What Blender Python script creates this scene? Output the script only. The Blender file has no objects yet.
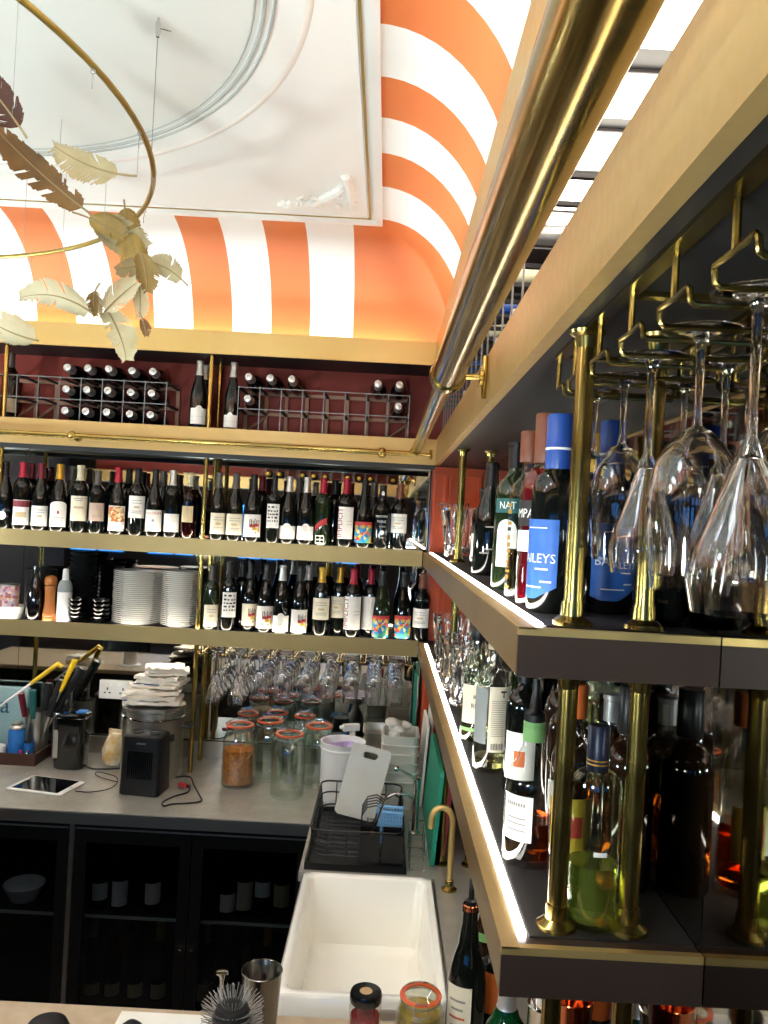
import bpy, bmesh, math, random
from mathutils import Vector, Matrix
random.seed(7)
PI = math.pi
scene = bpy.context.scene
COL = scene.collection
# ---------------------------------------------------------------- camera
EYE = 2.05
FPX = 800.0
VPX, VPY, ROLL = 386.0, 523.0, 0.0535      # where the depth direction meets the picture, and the camera's roll
cam = bpy.data.cameras.new('camera')
cam.sensor_fit = 'AUTO'; cam.sensor_width = 36.0
cam.lens = FPX / 1024.0 * 36.0
cam.shift_x = -(VPX - 384.0) / 1024.0
cam.shift_y = (VPY - 512.0) / 1024.0
cam.clip_start = 0.02
camo = bpy.data.objects.new('camera', cam); COL.objects.link(camo)
camo.matrix_world = Matrix.Translation((0, 0, EYE)) @ Matrix.Rotation(PI/2, 4, 'X') @ Matrix.Rotation(ROLL, 4, 'Z')
scene.camera = camo
# ---------------------------------------------------------------- world, exposure
w = bpy.data.worlds.new('world'); scene.world = w; w.use_nodes = True
w.node_tree.nodes['Background'].inputs[0].default_value = (0.9, 0.8, 0.65, 1)
w.node_tree.nodes['Background'].inputs[1].default_value = 0.05
vs = scene.view_settings
vs.view_transform = 'Standard'; vs.look = 'None'; vs.gamma = 1.0; vs.use_curve_mapping = False
vs.exposure = 1.55
cy = scene.cycles
cy.max_bounces = 20; cy.transmission_bounces = 20; cy.glossy_bounces = 8; cy.diffuse_bounces = 4
cy.transparent_max_bounces = 48; cy.caustics_reflective = False; cy.caustics_refractive = False
cy.sample_clamp_indirect = 6.0
cy.use_denoising = True
LED = 1.0          # overall strength of the shelf strips
# ---------------------------------------------------------------- pixel helpers
_c, _s = math.cos(ROLL), math.sin(ROLL)
def uv(px, py):
    dx, dy = px - VPX, py - VPY
    return dx*_c + dy*_s, -dx*_s + dy*_c
def P(px, py, Y):                                  # world point seen at a pixel, at distance Y along the room
    u, v = uv(px, py)
    return Vector((u*Y/FPX, Y, EYE - v*Y/FPX))
def G(px, py, z):                                  # world point seen at a pixel, on the level z
    u, v = uv(px, py)
    return P(px, py, (EYE - z)*FPX/v)
# ---------------------------------------------------------------- materials
def lin(h):
    h = h.lstrip('#'); o = []
    for i in (0, 2, 4):
        c = int(h[i:i+2], 16)/255.0
        o.append(c/12.92 if c <= 0.04045 else ((c+0.055)/1.055)**2.4)
    return (o[0], o[1], o[2], 1.0)
M = {}
def mat(name, col='#808080', rough=0.5, metal=0.0, noise=None, bump=None, coat=0.0, trans=0.0, ior=1.45, emit=None, estr=0.0, spec=0.5, alpha=1.0, rnoise=None):
    m = bpy.data.materials.new(name); m.use_nodes = True
    nt = m.node_tree; b = nt.nodes['Principled BSDF']
    c = lin(col) if isinstance(col, str) else tuple(col)
    b.inputs['Base Color'].default_value = c
    b.inputs['Roughness'].default_value = rough
    b.inputs['Metallic'].default_value = metal
    b.inputs['IOR'].default_value = ior
    b.inputs['Transmission Weight'].default_value = trans
    b.inputs['Coat Weight'].default_value = coat
    b.inputs['Specular IOR Level'].default_value = spec
    b.inputs['Alpha'].default_value = alpha
    if emit:
        b.inputs['Emission Color'].default_value = lin(emit); b.inputs['Emission Strength'].default_value = estr
    if noise or bump or rnoise:
        tc = nt.nodes.new('ShaderNodeTexCoord')
    def ntex(scale, stretch=None, detail=4):
        n = nt.nodes.new('ShaderNodeTexNoise'); n.inputs['Scale'].default_value = scale; n.inputs['Detail'].default_value = detail
        if stretch:
            mp = nt.nodes.new('ShaderNodeMapping'); mp.inputs['Scale'].default_value = stretch
            nt.links.new(tc.outputs['Object'], mp.inputs['Vector']); nt.links.new(mp.outputs[0], n.inputs['Vector'])
        else:
            nt.links.new(tc.outputs['Object'], n.inputs['Vector'])
        return n
    if noise:                                       # (scale, second colour, stretch)
        n = ntex(noise[0], noise[2] if len(noise) > 2 else None)
        rp = nt.nodes.new('ShaderNodeValToRGB')
        rp.color_ramp.elements[0].position = 0.3; rp.color_ramp.elements[1].position = 0.7
        rp.color_ramp.elements[0].color = c; rp.color_ramp.elements[1].color = lin(noise[1])
        nt.links.new(n.outputs['Fac'], rp.inputs[0]); nt.links.new(rp.outputs[0], b.inputs['Base Color'])
    if bump:                                        # (scale, strength, stretch)
        n = ntex(bump[0], bump[2] if len(bump) > 2 else None)
        bp = nt.nodes.new('ShaderNodeBump'); bp.inputs['Strength'].default_value = bump[1]; bp.inputs['Distance'].default_value = 0.002
        nt.links.new(n.outputs['Fac'], bp.inputs['Height']); nt.links.new(bp.outputs[0], b.inputs['Normal'])
    if rnoise:                                      # (scale, low, high)
        n = ntex(rnoise[0])
        mr = nt.nodes.new('ShaderNodeMapRange'); mr.inputs['To Min'].default_value = rnoise[1]; mr.inputs['To Max'].default_value = rnoise[2]
        mr.inputs['From Min'].default_value = 0.3; mr.inputs['From Max'].default_value = 0.7
        nt.links.new(n.outputs['Fac'], mr.inputs['Value']); nt.links.new(mr.outputs[0], b.inputs['Roughness'])
    M[name] = m
    return m
def thin_glass(name, tint='#ffffff', ior=1.45, rough=0.02):
    m = bpy.data.materials.new(name); m.use_nodes = True
    nt = m.node_tree; nt.nodes.clear()
    out = nt.nodes.new('ShaderNodeOutputMaterial'); mx = nt.nodes.new('ShaderNodeMixShader')
    tr = nt.nodes.new('ShaderNodeBsdfTransparent'); gl = nt.nodes.new('ShaderNodeBsdfGlossy'); fr = nt.nodes.new('ShaderNodeFresnel')
    ge = nt.nodes.new('ShaderNodeNewGeometry'); mr = nt.nodes.new('ShaderNodeMapRange')   # same reflectance on both faces of the thin wall
    mr.inputs['To Min'].default_value = ior; mr.inputs['To Max'].default_value = 1.0/ior
    nt.links.new(ge.outputs['Backfacing'], mr.inputs['Value']); nt.links.new(mr.outputs[0], fr.inputs['IOR'])
    tr.inputs[0].default_value = lin(tint); gl.inputs['Roughness'].default_value = rough;
    nt.links.new(fr.outputs[0], mx.inputs[0]); nt.links.new(tr.outputs[0], mx.inputs[1]); nt.links.new(gl.outputs[0], mx.inputs[2])
    nt.links.new(mx.outputs[0], out.inputs[0])
    M[name] = m
    return m
def emat(name, col, s):
    m = bpy.data.materials.new(name); m.use_nodes = True
    nt = m.node_tree; nt.nodes.clear()
    out = nt.nodes.new('ShaderNodeOutputMaterial'); e = nt.nodes.new('ShaderNodeEmission')
    e.inputs[0].default_value = lin(col); e.inputs[1].default_value = s
    nt.links.new(e.outputs[0], out.inputs[0]); M[name] = m
    return m
def art_mat(name, cols, scale, rough=0.5):          # printed artwork: flat cells of several colours
    m = mat(name, cols[0], rough)
    nt = m.node_tree; b = nt.nodes['Principled BSDF']
    tc = nt.nodes.new('ShaderNodeTexCoord'); v = nt.nodes.new('ShaderNodeTexVoronoi'); v.inputs['Scale'].default_value = scale
    sp = nt.nodes.new('ShaderNodeSeparateColor'); rp = nt.nodes.new('ShaderNodeValToRGB'); rp.color_ramp.interpolation = 'CONSTANT'
    el = rp.color_ramp.elements
    while len(el) < len(cols): el.new(0.5)
    for i, c in enumerate(cols):
        el[i].position = i/len(cols); el[i].color = lin(c)
    nt.links.new(tc.outputs['Object'], v.inputs['Vector']); nt.links.new(v.outputs['Color'], sp.inputs[0])
    nt.links.new(sp.outputs[0], rp.inputs[0]); nt.links.new(rp.outputs[0], b.inputs['Base Color'])
    return m
mat('brass', '#b9a05c', 0.2, 1.0, noise=(9, '#a58b48'), rnoise=(14, 0.16, 0.24))
mat('brass_shaded', '#94834a', 0.22, 1.0, noise=(9, '#7f6c38'), rnoise=(14, 0.18, 0.27))  # same brass with shade put into its colour, for right posts and glass rack
mat('brass_old', '#ad9152', 0.17, 1.0, noise=(26, '#917538', (1, .35, 1)), rnoise=(30, 0.15, 0.22))
mat('brass_satin', '#d6b878', 0.38, 0.8, noise=(3, '#caab69'), rnoise=(40, 0.34, 0.46))
mat('brass_panel', '#c7a66c', 0.42, 0.6, noise=(2.5, '#bd9b60'), rnoise=(60, 0.38, 0.5))
mat('bronze_dark', '#44342c', 0.45, 0.4, noise=(5, '#3b2d26'))
mat('bronze_side', '#8a6d44', 0.4, 0.7, noise=(4, '#7d603a'))
mat('soffit', '#1b1a1b', 0.45, 0.0, noise=(6, '#232122'))
mat('rubber_mat', '#120d0a', 0.6, 0.0, bump=(260, 0.6, (1, 6, 1)))
mat('plaster', '#f4f4ee', 0.8, noise=(1.2, '#efeee6'), bump=(60, 0.05))
mat('plaster_disc', '#e2e2d9', 0.8, noise=(1.5, '#dedcd2'))
mat('ring_grey', '#b3b5ae', 0.7)
mat('ring_pink', '#ebe2d6', 0.8)
mat('gold_line', '#a58f4c', 0.4, 0.6)
mat('stripe_orange', '#d8783f', 0.55, noise=(1.8, '#d2723b'))
mat('stripe_white', '#eeede7', 0.55, noise=(1.8, '#e9e8e0'))
mat('orange_paint', '#c9511f', 0.45, noise=(3, '#bf4a1c'), bump=(80, .05))
mat('red_wall', '#8c3020', 0.6, noise=(4, '#7f2a1b'))
mat('dark_wall', '#2a2422', 0.7, noise=(4, '#231d1c'))
mat('mid_wall', '#4a3832', 0.7, noise=(4, '#403029'))
mat('floor', '#3a302a', 0.5, noise=(8, '#2e2622'), bump=(30, .2))
mat('mirror', '#d8dad6', 0.02, 1.0)
mat('mirror_dark', '#a8a49c', 0.03, 1.0, noise=(6, '#9a958b'))
mat('steel', '#b9b6ae', 0.3, 1.0)
mat('steel_top', '#b3aea2', 0.36, 0.45, noise=(14, '#a5a095'), rnoise=(40, .28, .45), bump=(90, .05))
mat('steel_polish', '#c9c9c6', 0.1, 1.0)
mat('chrome', '#d6d6d6', 0.08, 1.0)
mat('wire_grey', '#7d7e7d', 0.4, 0.7)
mat('rack_dark', '#2b2726', 0.6)
mat('rack_wood', '#a9826a', 0.6, noise=(12, '#96705a', (1, 1, .2)))
mat('black_plastic', '#060607', 0.4)
mat('black_matte', '#0b0b0c', 0.6)
mat('black_gloss', '#070708', 0.12, coat=0.4)
mat('fridge_black', '#0a0909', 0.3)
mat('dark_rubber', '#121214', 0.7)
mat('ceramic', '#f3efe4', 0.1, coat=0.6, noise=(4, '#efeadd'))
mat('white_plate', '#f7f4ec', 0.2, coat=0.3)
mat('white_plastic', '#e9e6e0', 0.4)
mat('tub_plastic', '#e4e0d4', 0.35, trans=0.15)
mat('stone', '#b9a68c', 0.35, noise=(25, '#a99579'), bump=(60, .1))
mat('wine_glass_dark', (0.004, 0.005, 0.004, 1), 0.06, spec=0.6)
mat('wine_glass_green', (0.012, 0.022, 0.008, 1), 0.06, spec=0.6)
mat('wine_glass_brown', (0.02, 0.009, 0.004, 1), 0.06, spec=0.6)
thin_glass('glass_thin', '#fafcfa', 1.6)
thin_glass('glass_jar', '#fafdfa', 2.0)
thin_glass('glass_fridge', '#b4b8bc', 1.5)
thin_glass('glass_green_thin', '#e9f3e4', 1.8)
thin_glass('glass_pink_thin', '#d9c2bd', 1.5)
mat('glass_real', '#ffffff', 0.0, trans=1.0, ior=1.47)
mat('crystal', '#ffffff', 0.02, trans=1.0, ior=1.55)
mat('liquid_amber', '#d9701c', 0.0, trans=1.0, ior=1.34)
mat('liquid_dark_amber', '#7a2a0c', 0.0, trans=1.0, ior=1.34)
mat('liquid_green', '#cfd25a', 0.12, trans=0.85, ior=1.34, noise=(14, '#a9c04a'))
mat('liquid_red', '#8c1020', 0.0, trans=0.6, ior=1.34)
mat('liquid_wine', '#24060a', 0.05)
mat('liquid_pale', '#d6d49a', 0.0, trans=1.0, ior=1.34)
mat('paper', '#f4f0e6', 0.6)
mat('paper_cream', '#eadfc4', 0.6)
mat('paper_tan', '#cdb68c', 0.6)
mat('paper_pinkish', '#c9ad9b', 0.6)
mat('ink', '#2a2625', 0.6)
mat('ink_grey', '#9c948a', 0.6)
mat('ink_red', '#9c2331', 0.5)
mat('ink_orange', '#c8643a', 0.5)
mat('ink_white', '#f2f0ea', 0.5)
mat('ink_gold', '#c49a3f', 0.4, 0.4)
mat('cap_red', '#a81d33', 0.35, 0.2)
mat('cap_maroon', '#6d1522', 0.35, 0.2)
mat('cap_gold', '#c59a38', 0.3, 0.6)
mat('cap_cream', '#d8cda6', 0.4)
mat('cap_silver', '#c8c6c0', 0.3, 0.7)
mat('cap_grey', '#5d5751', 0.4, 0.3)
mat('cap_black', '#0d0c0d', 0.35)
mat('cap_brown', '#7b452e', 0.4)
mat('cap_navy', '#1a2038', 0.35)
mat('cap_blue', '#2a4f9c', 0.35)
mat('label_blue', '#2f62b4', 0.45, noise=(30, '#3a70c4'))
mat('label_green', '#7fae68', 0.5)
mat('label_yellow', '#d3ad3c', 0.5)
mat('label_red', '#c23a3a', 0.5)
mat('cork', '#a98a63', 0.7)
art_mat('art_bright', ['#2f86b8', '#e8b73a', '#3fa6c4', '#cf4434', '#2c6f9e', '#e9d9a0', '#4aa37c', '#2a7fb5'], 75)
art_mat('art_picture', ['#e8b35c', '#d9783c', '#efd9a0', '#b86a3a', '#f0e6cf'], 130)
art_mat('art_cup', ['#d8a0a8', '#e8d6c8', '#b86a78', '#e6b46a', '#c7b7c9'], 90)
mat('orange_ring', '#d8592a', 0.45)
mat('copper', '#c9764f', 0.12, 1.0, noise=(6, '#b9653f'))
mat('wood_mill', '#b9702c', 0.35, noise=(20, '#9c5a20', (1, 1, .15)), coat=.3)
mat('wood_dark', '#4a2a1a', 0.5, noise=(12, '#3a2014', (.2, 1, 1)))
mat('board_green', '#1f8f70', 0.5)
mat('board_red', '#7c2430', 0.5)
mat('board_brick', '#b4492c', 0.5)
mat('board_white', '#ece9e2', 0.45, noise=(7, '#e0d9c8'))
mat('blue_plastic', '#7fb2dc', 0.4)
mat('can_blue', '#2a6fb8', 0.35)
mat('yellow_plastic', '#d9b021', 0.4)
mat('teal_plastic', '#1f5a58', 0.4)
mat('pink_plastic', '#c23a78', 0.4)
mat('orange_plastic', '#d96a2a', 0.4)
mat('purple_stuff', '#a58fc4', 0.7, noise=(14, '#c6b5dc'), bump=(30, .6))
mat('cloth', '#e8dfd0', 0.85, noise=(9, '#d9cdbb'), bump=(60, .4))
mat('cloth_stripe', '#5d6a8c', 0.85)
mat('pasta', '#c97a2b', 0.6, noise=(60, '#a85a1c'))
mat('bag_orange', '#d9a032', 0.4, noise=(25, '#efe3c8'))
mat('screen', '#0b0d10', 0.06, coat=.5)
mat('tablet_white', '#e9e6e0', 0.3)
mat('feather_brown', '#8a6638', 0.6, noise=(14, '#5f4526', (1, 1, 1)))
mat('feather_dark', '#4d2c1c', 0.7, noise=(14, '#3a2016'))
mat('feather_pale', '#b8ab83', 0.6, noise=(10, '#8f8057'))
mat('feather_cream', '#cfc7a4', 0.6, noise=(10, '#aba078'))
mat('feather_gold', '#a58a45', 0.55, noise=(12, '#7d6530'))
mat('quill', '#94835a', 0.5)
mat('ring_brass', '#a08a48', 0.3, 0.9)
mat('thread', '#8a8a84', 0.5)
emat('led_white', '#fffaf2', 9.0)
emat('led_back', '#fff6e8', 13.0)
emat('led_cove', '#f4f8ff', 16.0)
emat('led_under', '#fff8ec', 14.0)
emat('lamp_tube', '#fff6e4', 3.6)
mat('shelf_white', '#d9d7d0', 0.4)
mat('steel_dark', '#77746e', 0.2, 1.0)
mat('brass_fascia', '#a58f60', 0.4, 0.55, noise=(3, '#9b8455'))
emat('window_blue', '#3a86d6', 1.6)
emat('globe', '#eef7ff', 6.0)  # glow of the added pendants and uplighter bulbs
emat('fill_spot_disc', '#ffe8c8', 30.0)  # glow of the added downlights
emat('screen_blue', '#4aa0e8', 1.8)
# ---------------------------------------------------------------- mesh builder
class MB:
    def __init__(s): s.v, s.f, s.mi = [], [], []
    def add(s, vs, fs, T=None):
        o = len(s.v)
        for p in vs:
            p = Vector(p); s.v.append(tuple(T @ p) if T is not None else tuple(p))
        for f in fs: s.f.append(tuple(i+o for i in f))
        return s
    def box(s, a, b, T=None):
        (x0, y0, z0), (x1, y1, z1) = a, b
        return s.add([(x0,y0,z0),(x1,y0,z0),(x1,y1,z0),(x0,y1,z0),(x0,y0,z1),(x1,y0,z1),(x1,y1,z1),(x0,y1,z1)],
                     [(0,3,2,1),(4,5,6,7),(0,1,5,4),(1,2,6,5),(2,3,7,6),(3,0,4,7)], T)
    def lathe(s, prof, n=24, T=None, closed=False, a0=0.0, a1=2*PI):
        full = abs(a1-a0-2*PI) < 1e-6
        k = n if full else n+1
        vs, fs, rows = [], [], []
        for r, z in prof:
            if r < 1e-6:
                rows.append([len(vs)]); vs.append((0, 0, z))
            else:
                rows.append(list(range(len(vs), len(vs)+k)))
                for i in range(k):
                    a = a0 + (a1-a0)*i/n
                    vs.append((r*math.cos(a), r*math.sin(a), z))
        idx = list(range(len(prof)-1)) + ([-1] if closed else [])
        for j in idx:
            A, B = rows[j], rows[j+1]
            for i in range(n):
                i2 = (i+1) % k
                if len(A) == 1 and len(B) == 1: continue
                if len(A) == 1: fs.append((A[0], B[i2], B[i]))
                elif len(B) == 1: fs.append((A[i], A[i2], B[0]))
                else: fs.append((A[i], A[i2], B[i2], B[i]))
        return s.add(vs, fs, T)
    def tube(s, path, r, n=10, T=None, closed=False, cap=True):
        pts = [Vector(p) for p in path]; m = len(pts)
        rs = r if isinstance(r, (list, tuple)) else [r]*m
        vs, fs = [], []
        t0 = (pts[1]-pts[0]).normalized()
        up = Vector((0,0,1)) if abs(t0.z) < 0.9 else Vector((1,0,0))
        nrm = t0.cross(up).normalized()
        for i in range(m):
            if closed: t = (pts[(i+1)%m]-pts[i-1]).normalized()
            elif i == 0: t = (pts[1]-pts[0]).normalized()
            elif i == m-1: t = (pts[-1]-pts[-2]).normalized()
            else: t = ((pts[i+1]-pts[i]).normalized()+(pts[i]-pts[i-1]).normalized()).normalized()
            nrm = (nrm - t*nrm.dot(t))
            nrm = nrm.normalized() if nrm.length > 1e-6 else t.orthogonal().normalized()
            bi = t.cross(nrm)
            for k in range(n):
                a = 2*PI*k/n
                vs.append(tuple(pts[i] + (nrm*math.cos(a)+bi*math.sin(a))*rs[i]))
        for i in range(m if closed else m-1):
            j = (i+1) % m
            for k in range(n):
                k2 = (k+1) % n
                fs.append((i*n+k, i*n+k2, j*n+k2, j*n+k))
        if cap and not closed:
            fs.append(tuple(range(n))[::-1]); fs.append(tuple(range((m-1)*n, m*n)))
        return s.add(vs, fs, T)
    def prism(s, poly, h, T=None, z0=0.0):          # polygon in xy, extruded along z
        n = len(poly)
        vs = [(x, y, z0) for x, y in poly] + [(x, y, z0+h) for x, y in poly]
        fs = [tuple(range(n))[::-1], tuple(range(n, 2*n))] + [(i, (i+1)%n, n+(i+1)%n, n+i) for i in range(n)]
        return s.add(vs, fs, T)
    def patch(s, r, a0, a1, z0, z1, n=10, top=None, T=None):   # label wrapped on a bottle; angle 0 faces -y
        vs, fs = [], []
        for i in range(n+1):
            t = i/n; a = a0+(a1-a0)*t
            x, y = r*math.sin(a), -r*math.cos(a)
            vs += [(x, y, z0), (x, y, z1 + (top(t) if top else 0))]
        for i in range(n): fs.append((2*i, 2*i+2, 2*i+3, 2*i+1))
        return s.add(vs, fs, T)
    def mesh(s, name, mats, smooth=True, angle=40):
        me = bpy.data.meshes.new(name); me.from_pydata(s.v, [], s.f)
        for m in (mats if isinstance(mats, (list, tuple)) else [mats]): me.materials.append(M[m])
        bm = bmesh.new(); bm.from_mesh(me)
        bmesh.ops.recalc_face_normals(bm, faces=bm.faces); bm.to_mesh(me); bm.free()
        if smooth:
            me.shade_smooth(); me.set_sharp_from_angle(angle=math.radians(angle))
        me.update()
        return me
    def build(s, name, m, parent=None, smooth=True, angle=40, bevel=0, loc=None, rot=None):
        return put(s.mesh(name, m, smooth, angle), name, parent, loc, rot, bevel)
def put(me, name, parent=None, loc=None, rot=None, bevel=0):
    o = bpy.data.objects.new(name, me); COL.objects.link(o)
    if parent: o.parent = parent
    if loc is not None: o.location = loc
    if rot is not None: o.rotation_euler = rot
    if bevel:
        b = o.modifiers.new('bevel', 'BEVEL'); b.width = bevel; b.segments = 2; b.limit_method = 'ANGLE'; b.angle_limit = math.radians(50)
    return o
def tag(o, label, cat, group=None, kind=None):
    o['label'] = label; o['category'] = cat
    if group: o['group'] = group
    if kind: o['kind'] = kind
    return o
def thing(name, label, cat, loc=(0,0,0), rot=(0,0,0), group=None):
    o = bpy.data.objects.new(name, None); COL.objects.link(o)
    o.empty_display_size = 0.05; o.location = loc; o.rotation_euler = rot
    return tag(o, label, cat, group)
def struct(o):
    o['kind'] = 'structure'; return o
def copy_tree(o, parent=None):
    c = o.copy(); COL.objects.link(c); c.parent = parent
    for ch in [x for x in list(o.children)]: copy_tree(ch, c)
    return c
def box(name, a, b, m, parent=None, bevel=0):
    return MB().box(a, b).build(name, m, parent, smooth=False, bevel=bevel)
_fc = {}
def text_mesh(txt, size, m, wrap=None, vertical=False, width=None, spacing=1.0, extrude=0.0002):
    """letters lying in the local xz plane facing -y; wrap = bottle radius"""
    cu = bpy.data.curves.new('letters', 'FONT'); cu.body = txt; cu.size = size; cu.align_x = 'CENTER'; cu.align_y = 'CENTER'
    cu.resolution_u = 2; cu.space_character = spacing
    ob = bpy.data.objects.new('letters', cu); COL.objects.link(ob)
    bpy.context.view_layer.update()
    me = bpy.data.meshes.new_from_object(ob.evaluated_get(bpy.context.evaluated_depsgraph_get()))
    bpy.data.objects.remove(ob)
    xs = [v.co.x for v in me.vertices] or [0]
    k = 1.0
    if width: k = width/max(max(xs)-min(xs), 1e-6)
    bm = bmesh.new(); bm.from_mesh(me)
    bmesh.ops.triangulate(bm, faces=bm.faces)
    if wrap: bmesh.ops.subdivide_edges(bm, edges=[e for e in bm.edges if e.calc_length() > size*.25], cuts=2)
    for v in bm.verts:
        x, z = v.co.x*k, v.co.y
        if vertical: x, z = -z, x
        if wrap:
            a = x/wrap; v.co = (wrap*math.sin(a), -wrap*math.cos(a), z)
        else: v.co = (x, 0, z)
    bm.to_mesh(me); bm.free(); me.materials.clear(); me.materials.append(M[m])
    return me
# ================================================================ the setting
COVE_W, COVE_COL = 3.5, (.86, .95, 1.0)
UP_W = 43.0  # power of the added uplighters
YB, YM = 3.45, 3.715            # front of the back shelves, back mirror
XS, XC, XM = 0.168, 0.198, 0.415   # front of the right shelves, right cornice, right mirror
ZU, ZL, ZC = EYE-0.118, EYE-0.507, 0.92   # tops: upper shelf, lower shelf, counters
ZN0, ZN1, ZN2 = 2.31, 2.42, 2.74          # cornice underside, niche floor, niche top
XL, YF = -2.92, -0.28                     # left and near sides of the bar's ceiling
struct(box('floor', (-6, -5, -.1), (.6, 3.9, 0), 'floor'))
struct(box('wall_back', (-6, 3.74, 0), (.6, 3.84, 3.3), 'dark_wall'))
struct(box('wall_right', (.43, -5, 0), (.53, 3.74, 3.3), 'dark_wall'))
struct(box('wall_left', (-6.1, -5, 0), (-6, 3.84, 3.3), 'dark_wall'))
wf = struct(box('wall_front', (-6, -5.1, 0), (.6, -5, 3.3), 'mid_wall'))
struct(box('ceiling_slab', (-6, -5, 3.3), (.6, 3.9, 3.4), 'dark_wall'))
for i, (x0, x1) in enumerate([(-4.9, -4.0), (-3.7, -2.8), (-2.3, -1.5), (-1.0, -.35)]):
    wn = struct(box('window_%d' % (i+1), (x0, -5, 1.35), (x1, -4.97, 2.25), 'black_matte'))
    for a in range(2):
        xm = x0+.04+(x1-x0-.04)/2*a
        box('pane', (xm, -4.97, 1.39), (xm+(x1-x0-.12)/2, -4.965, 2.21), 'window_blue', wn)
# ceiling panel with mouldings
ceil = struct(box('ceiling', (-2.66, .07, 3.21), (-.06, 3.12, 3.26), 'plaster'))
def frame_strip(name, x0, y0, x1, y1, wd, z0, z1, m, parent):
    mb = MB()
    mb.box((x0, y0, z0), (x1, y0+wd, z1)).box((x0, y1-wd, z0), (x1, y1, z1))
    mb.box((x0, y0+wd, z0), (x0+wd, y1-wd, z1)).box((x1-wd, y0+wd, z0), (x1, y1-wd, z1))
    return mb.build(name, m, parent, smooth=False)
frame_strip('edge_moulding', -2.645, .085, -.075, 3.105, .022, 3.198, 3.2105, 'plaster', ceil)
frame_strip('gold_line', -2.60, .13, -.118, 3.062, .007, 3.205, 3.2102, 'gold_line', ceil)
frame_strip('inner_moulding', -2.588, .142, -.13, 3.05, .010, 3.206, 3.2103, 'plaster', ceil)
CCX, CCY, CR = -1.36, 1.60, 1.045
T = Matrix.Translation((CCX, CCY, 0))
MB().lathe([(0, 3.2085), (CR-.01, 3.2085), (CR-.01, 3.2105)], 96, T).build('rosette_disc', 'plaster_disc', ceil)
for r, wd, h, m in ((CR, .010, .007, 'ring_grey'), (CR+.022, .007, .005, 'ring_grey'), (CR-.022, .007, .004, 'ring_grey'), (CR+.10, .02, .003, 'ring_pink')):
    MB().lathe([(r-wd/2, 3.2105), (r-wd/4, 3.21-h), (r+wd/4, 3.21-h), (r+wd/2, 3.2105)], 96, T).build('moulding_ring', m, ceil)
# stucco corner ornament
orn = MB()
def C(px, py): return G(px, py, 3.205)
def blob(mb, c, rx, ry, rz, a=0, n=10):
    prof = [(math.sin(PI*i/6), -math.cos(PI*i/6)) for i in range(7)]
    mb.lathe(prof, n, Matrix.Translation(c) @ Matrix.Rotation(a, 4, 'Z') @ Matrix.Diagonal((rx, ry, rz, 1)))
arm1 = [C(278, 205), C(290, 203), C(300, 206), (C(312, 203)), C(324, 198), C(336, 192), C(345, 187)]
orn.tube(arm1, [.006, .012, .009, .013, .016, .018, .012], 8)
arm2 = [C(345, 176), C(350, 188), C(350, 198), C(352, 209)]
orn.tube(arm2, [.016, .016, .014, .010], 8)
for px, py, r in ((284, 203, .014), (303, 204, .016), (316, 206, .018), (327, 201, .02), (337, 206, .018), (347, 178, .02), (349, 190, .018), (352, 204, .02), (331, 194, .014), (341, 186, .016)):
    blob(orn, C(px, py), r, r*.8, .012, px)
for k in range(9):                                   # leaf tips
    a = random.uniform(0, 6.28); px = 290+k*7; c = C(px, 205-k*1.6)
    orn.tube([c, c+Vector((math.cos(a)*.03, math.sin(a)*.03, 0)), c+Vector((math.cos(a+.7)*.045, math.sin(a+.7)*.045, .004))], [.008, .007, .002], 6)
orn.build('corner_ornament', 'plaster', ceil)
# striped coves on the four sides
XI0, XI1, YI0, YI1 = -2.63, -.09, .10, 3.09
XO0, XO1, YO0, YO1 = -2.975, .25, -.34, 3.53
ZB, ZT = 2.80, 3.21
NT = 14
def inset(t):
    c = math.cos(t)
    return (XI0+(XO0-XI0)*c, XI1+(XO1-XI1)*c, YI0+(YO0-YI0)*c, YI1+(YO1-YI1)*c, ZB+(ZT-ZB)*math.sin(t))
def cove(side, bounds, name):
    root = bpy.data.objects.new(name, None); COL.objects.link(root); struct(root)
    for i in range(len(bounds)-1):
        a, b = bounds[i], bounds[i+1]
        vs, fs = [], []
        n = 3
        for j in range(NT+1):
            x0, x1, y0, y1, z = inset(PI/2*j/NT)
            lo, hi = (x0, x1) if side in 'BF' else (y0, y1)
            for k in range(n+1):
                q = min(max(a+(b-a)*k/n, lo), hi)
                vs.append({'B': (q, y1, z), 'F': (q, y0, z), 'R': (x1, q, z), 'L': (x0, q, z)}[side])
        for j in range(NT):
            for k in range(n):
                p = j*(n+1)+k; fs.append((p, p+1, p+n+2, p+n+1))
        MB().add(vs, fs).build('stripe', 'stripe_orange' if i % 2 == 0 else 'stripe_white', root, angle=60)
    return root
bx = [.3, -.19, -.38, -.55, -.722]
while bx[-1] > -2.4: bx.append(bx[-1]-.172)
bx[-1] = -3.0
ry = [3.6, 3.06, 2.76, 2.51, 2.29, 2.08, 1.86]
while ry[-1] > .4: ry.append(ry[-1]-.215)
ry[-1] = -.4
cove('B', bx, 'trim_1'); cove('R', ry, 'trim_2'); cove('L', ry, 'trim_3'); cove('F', bx, 'trim_4')
def led(name, a, b, m, parent):
    o = box(name, a, b, m, parent); return o
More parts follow.
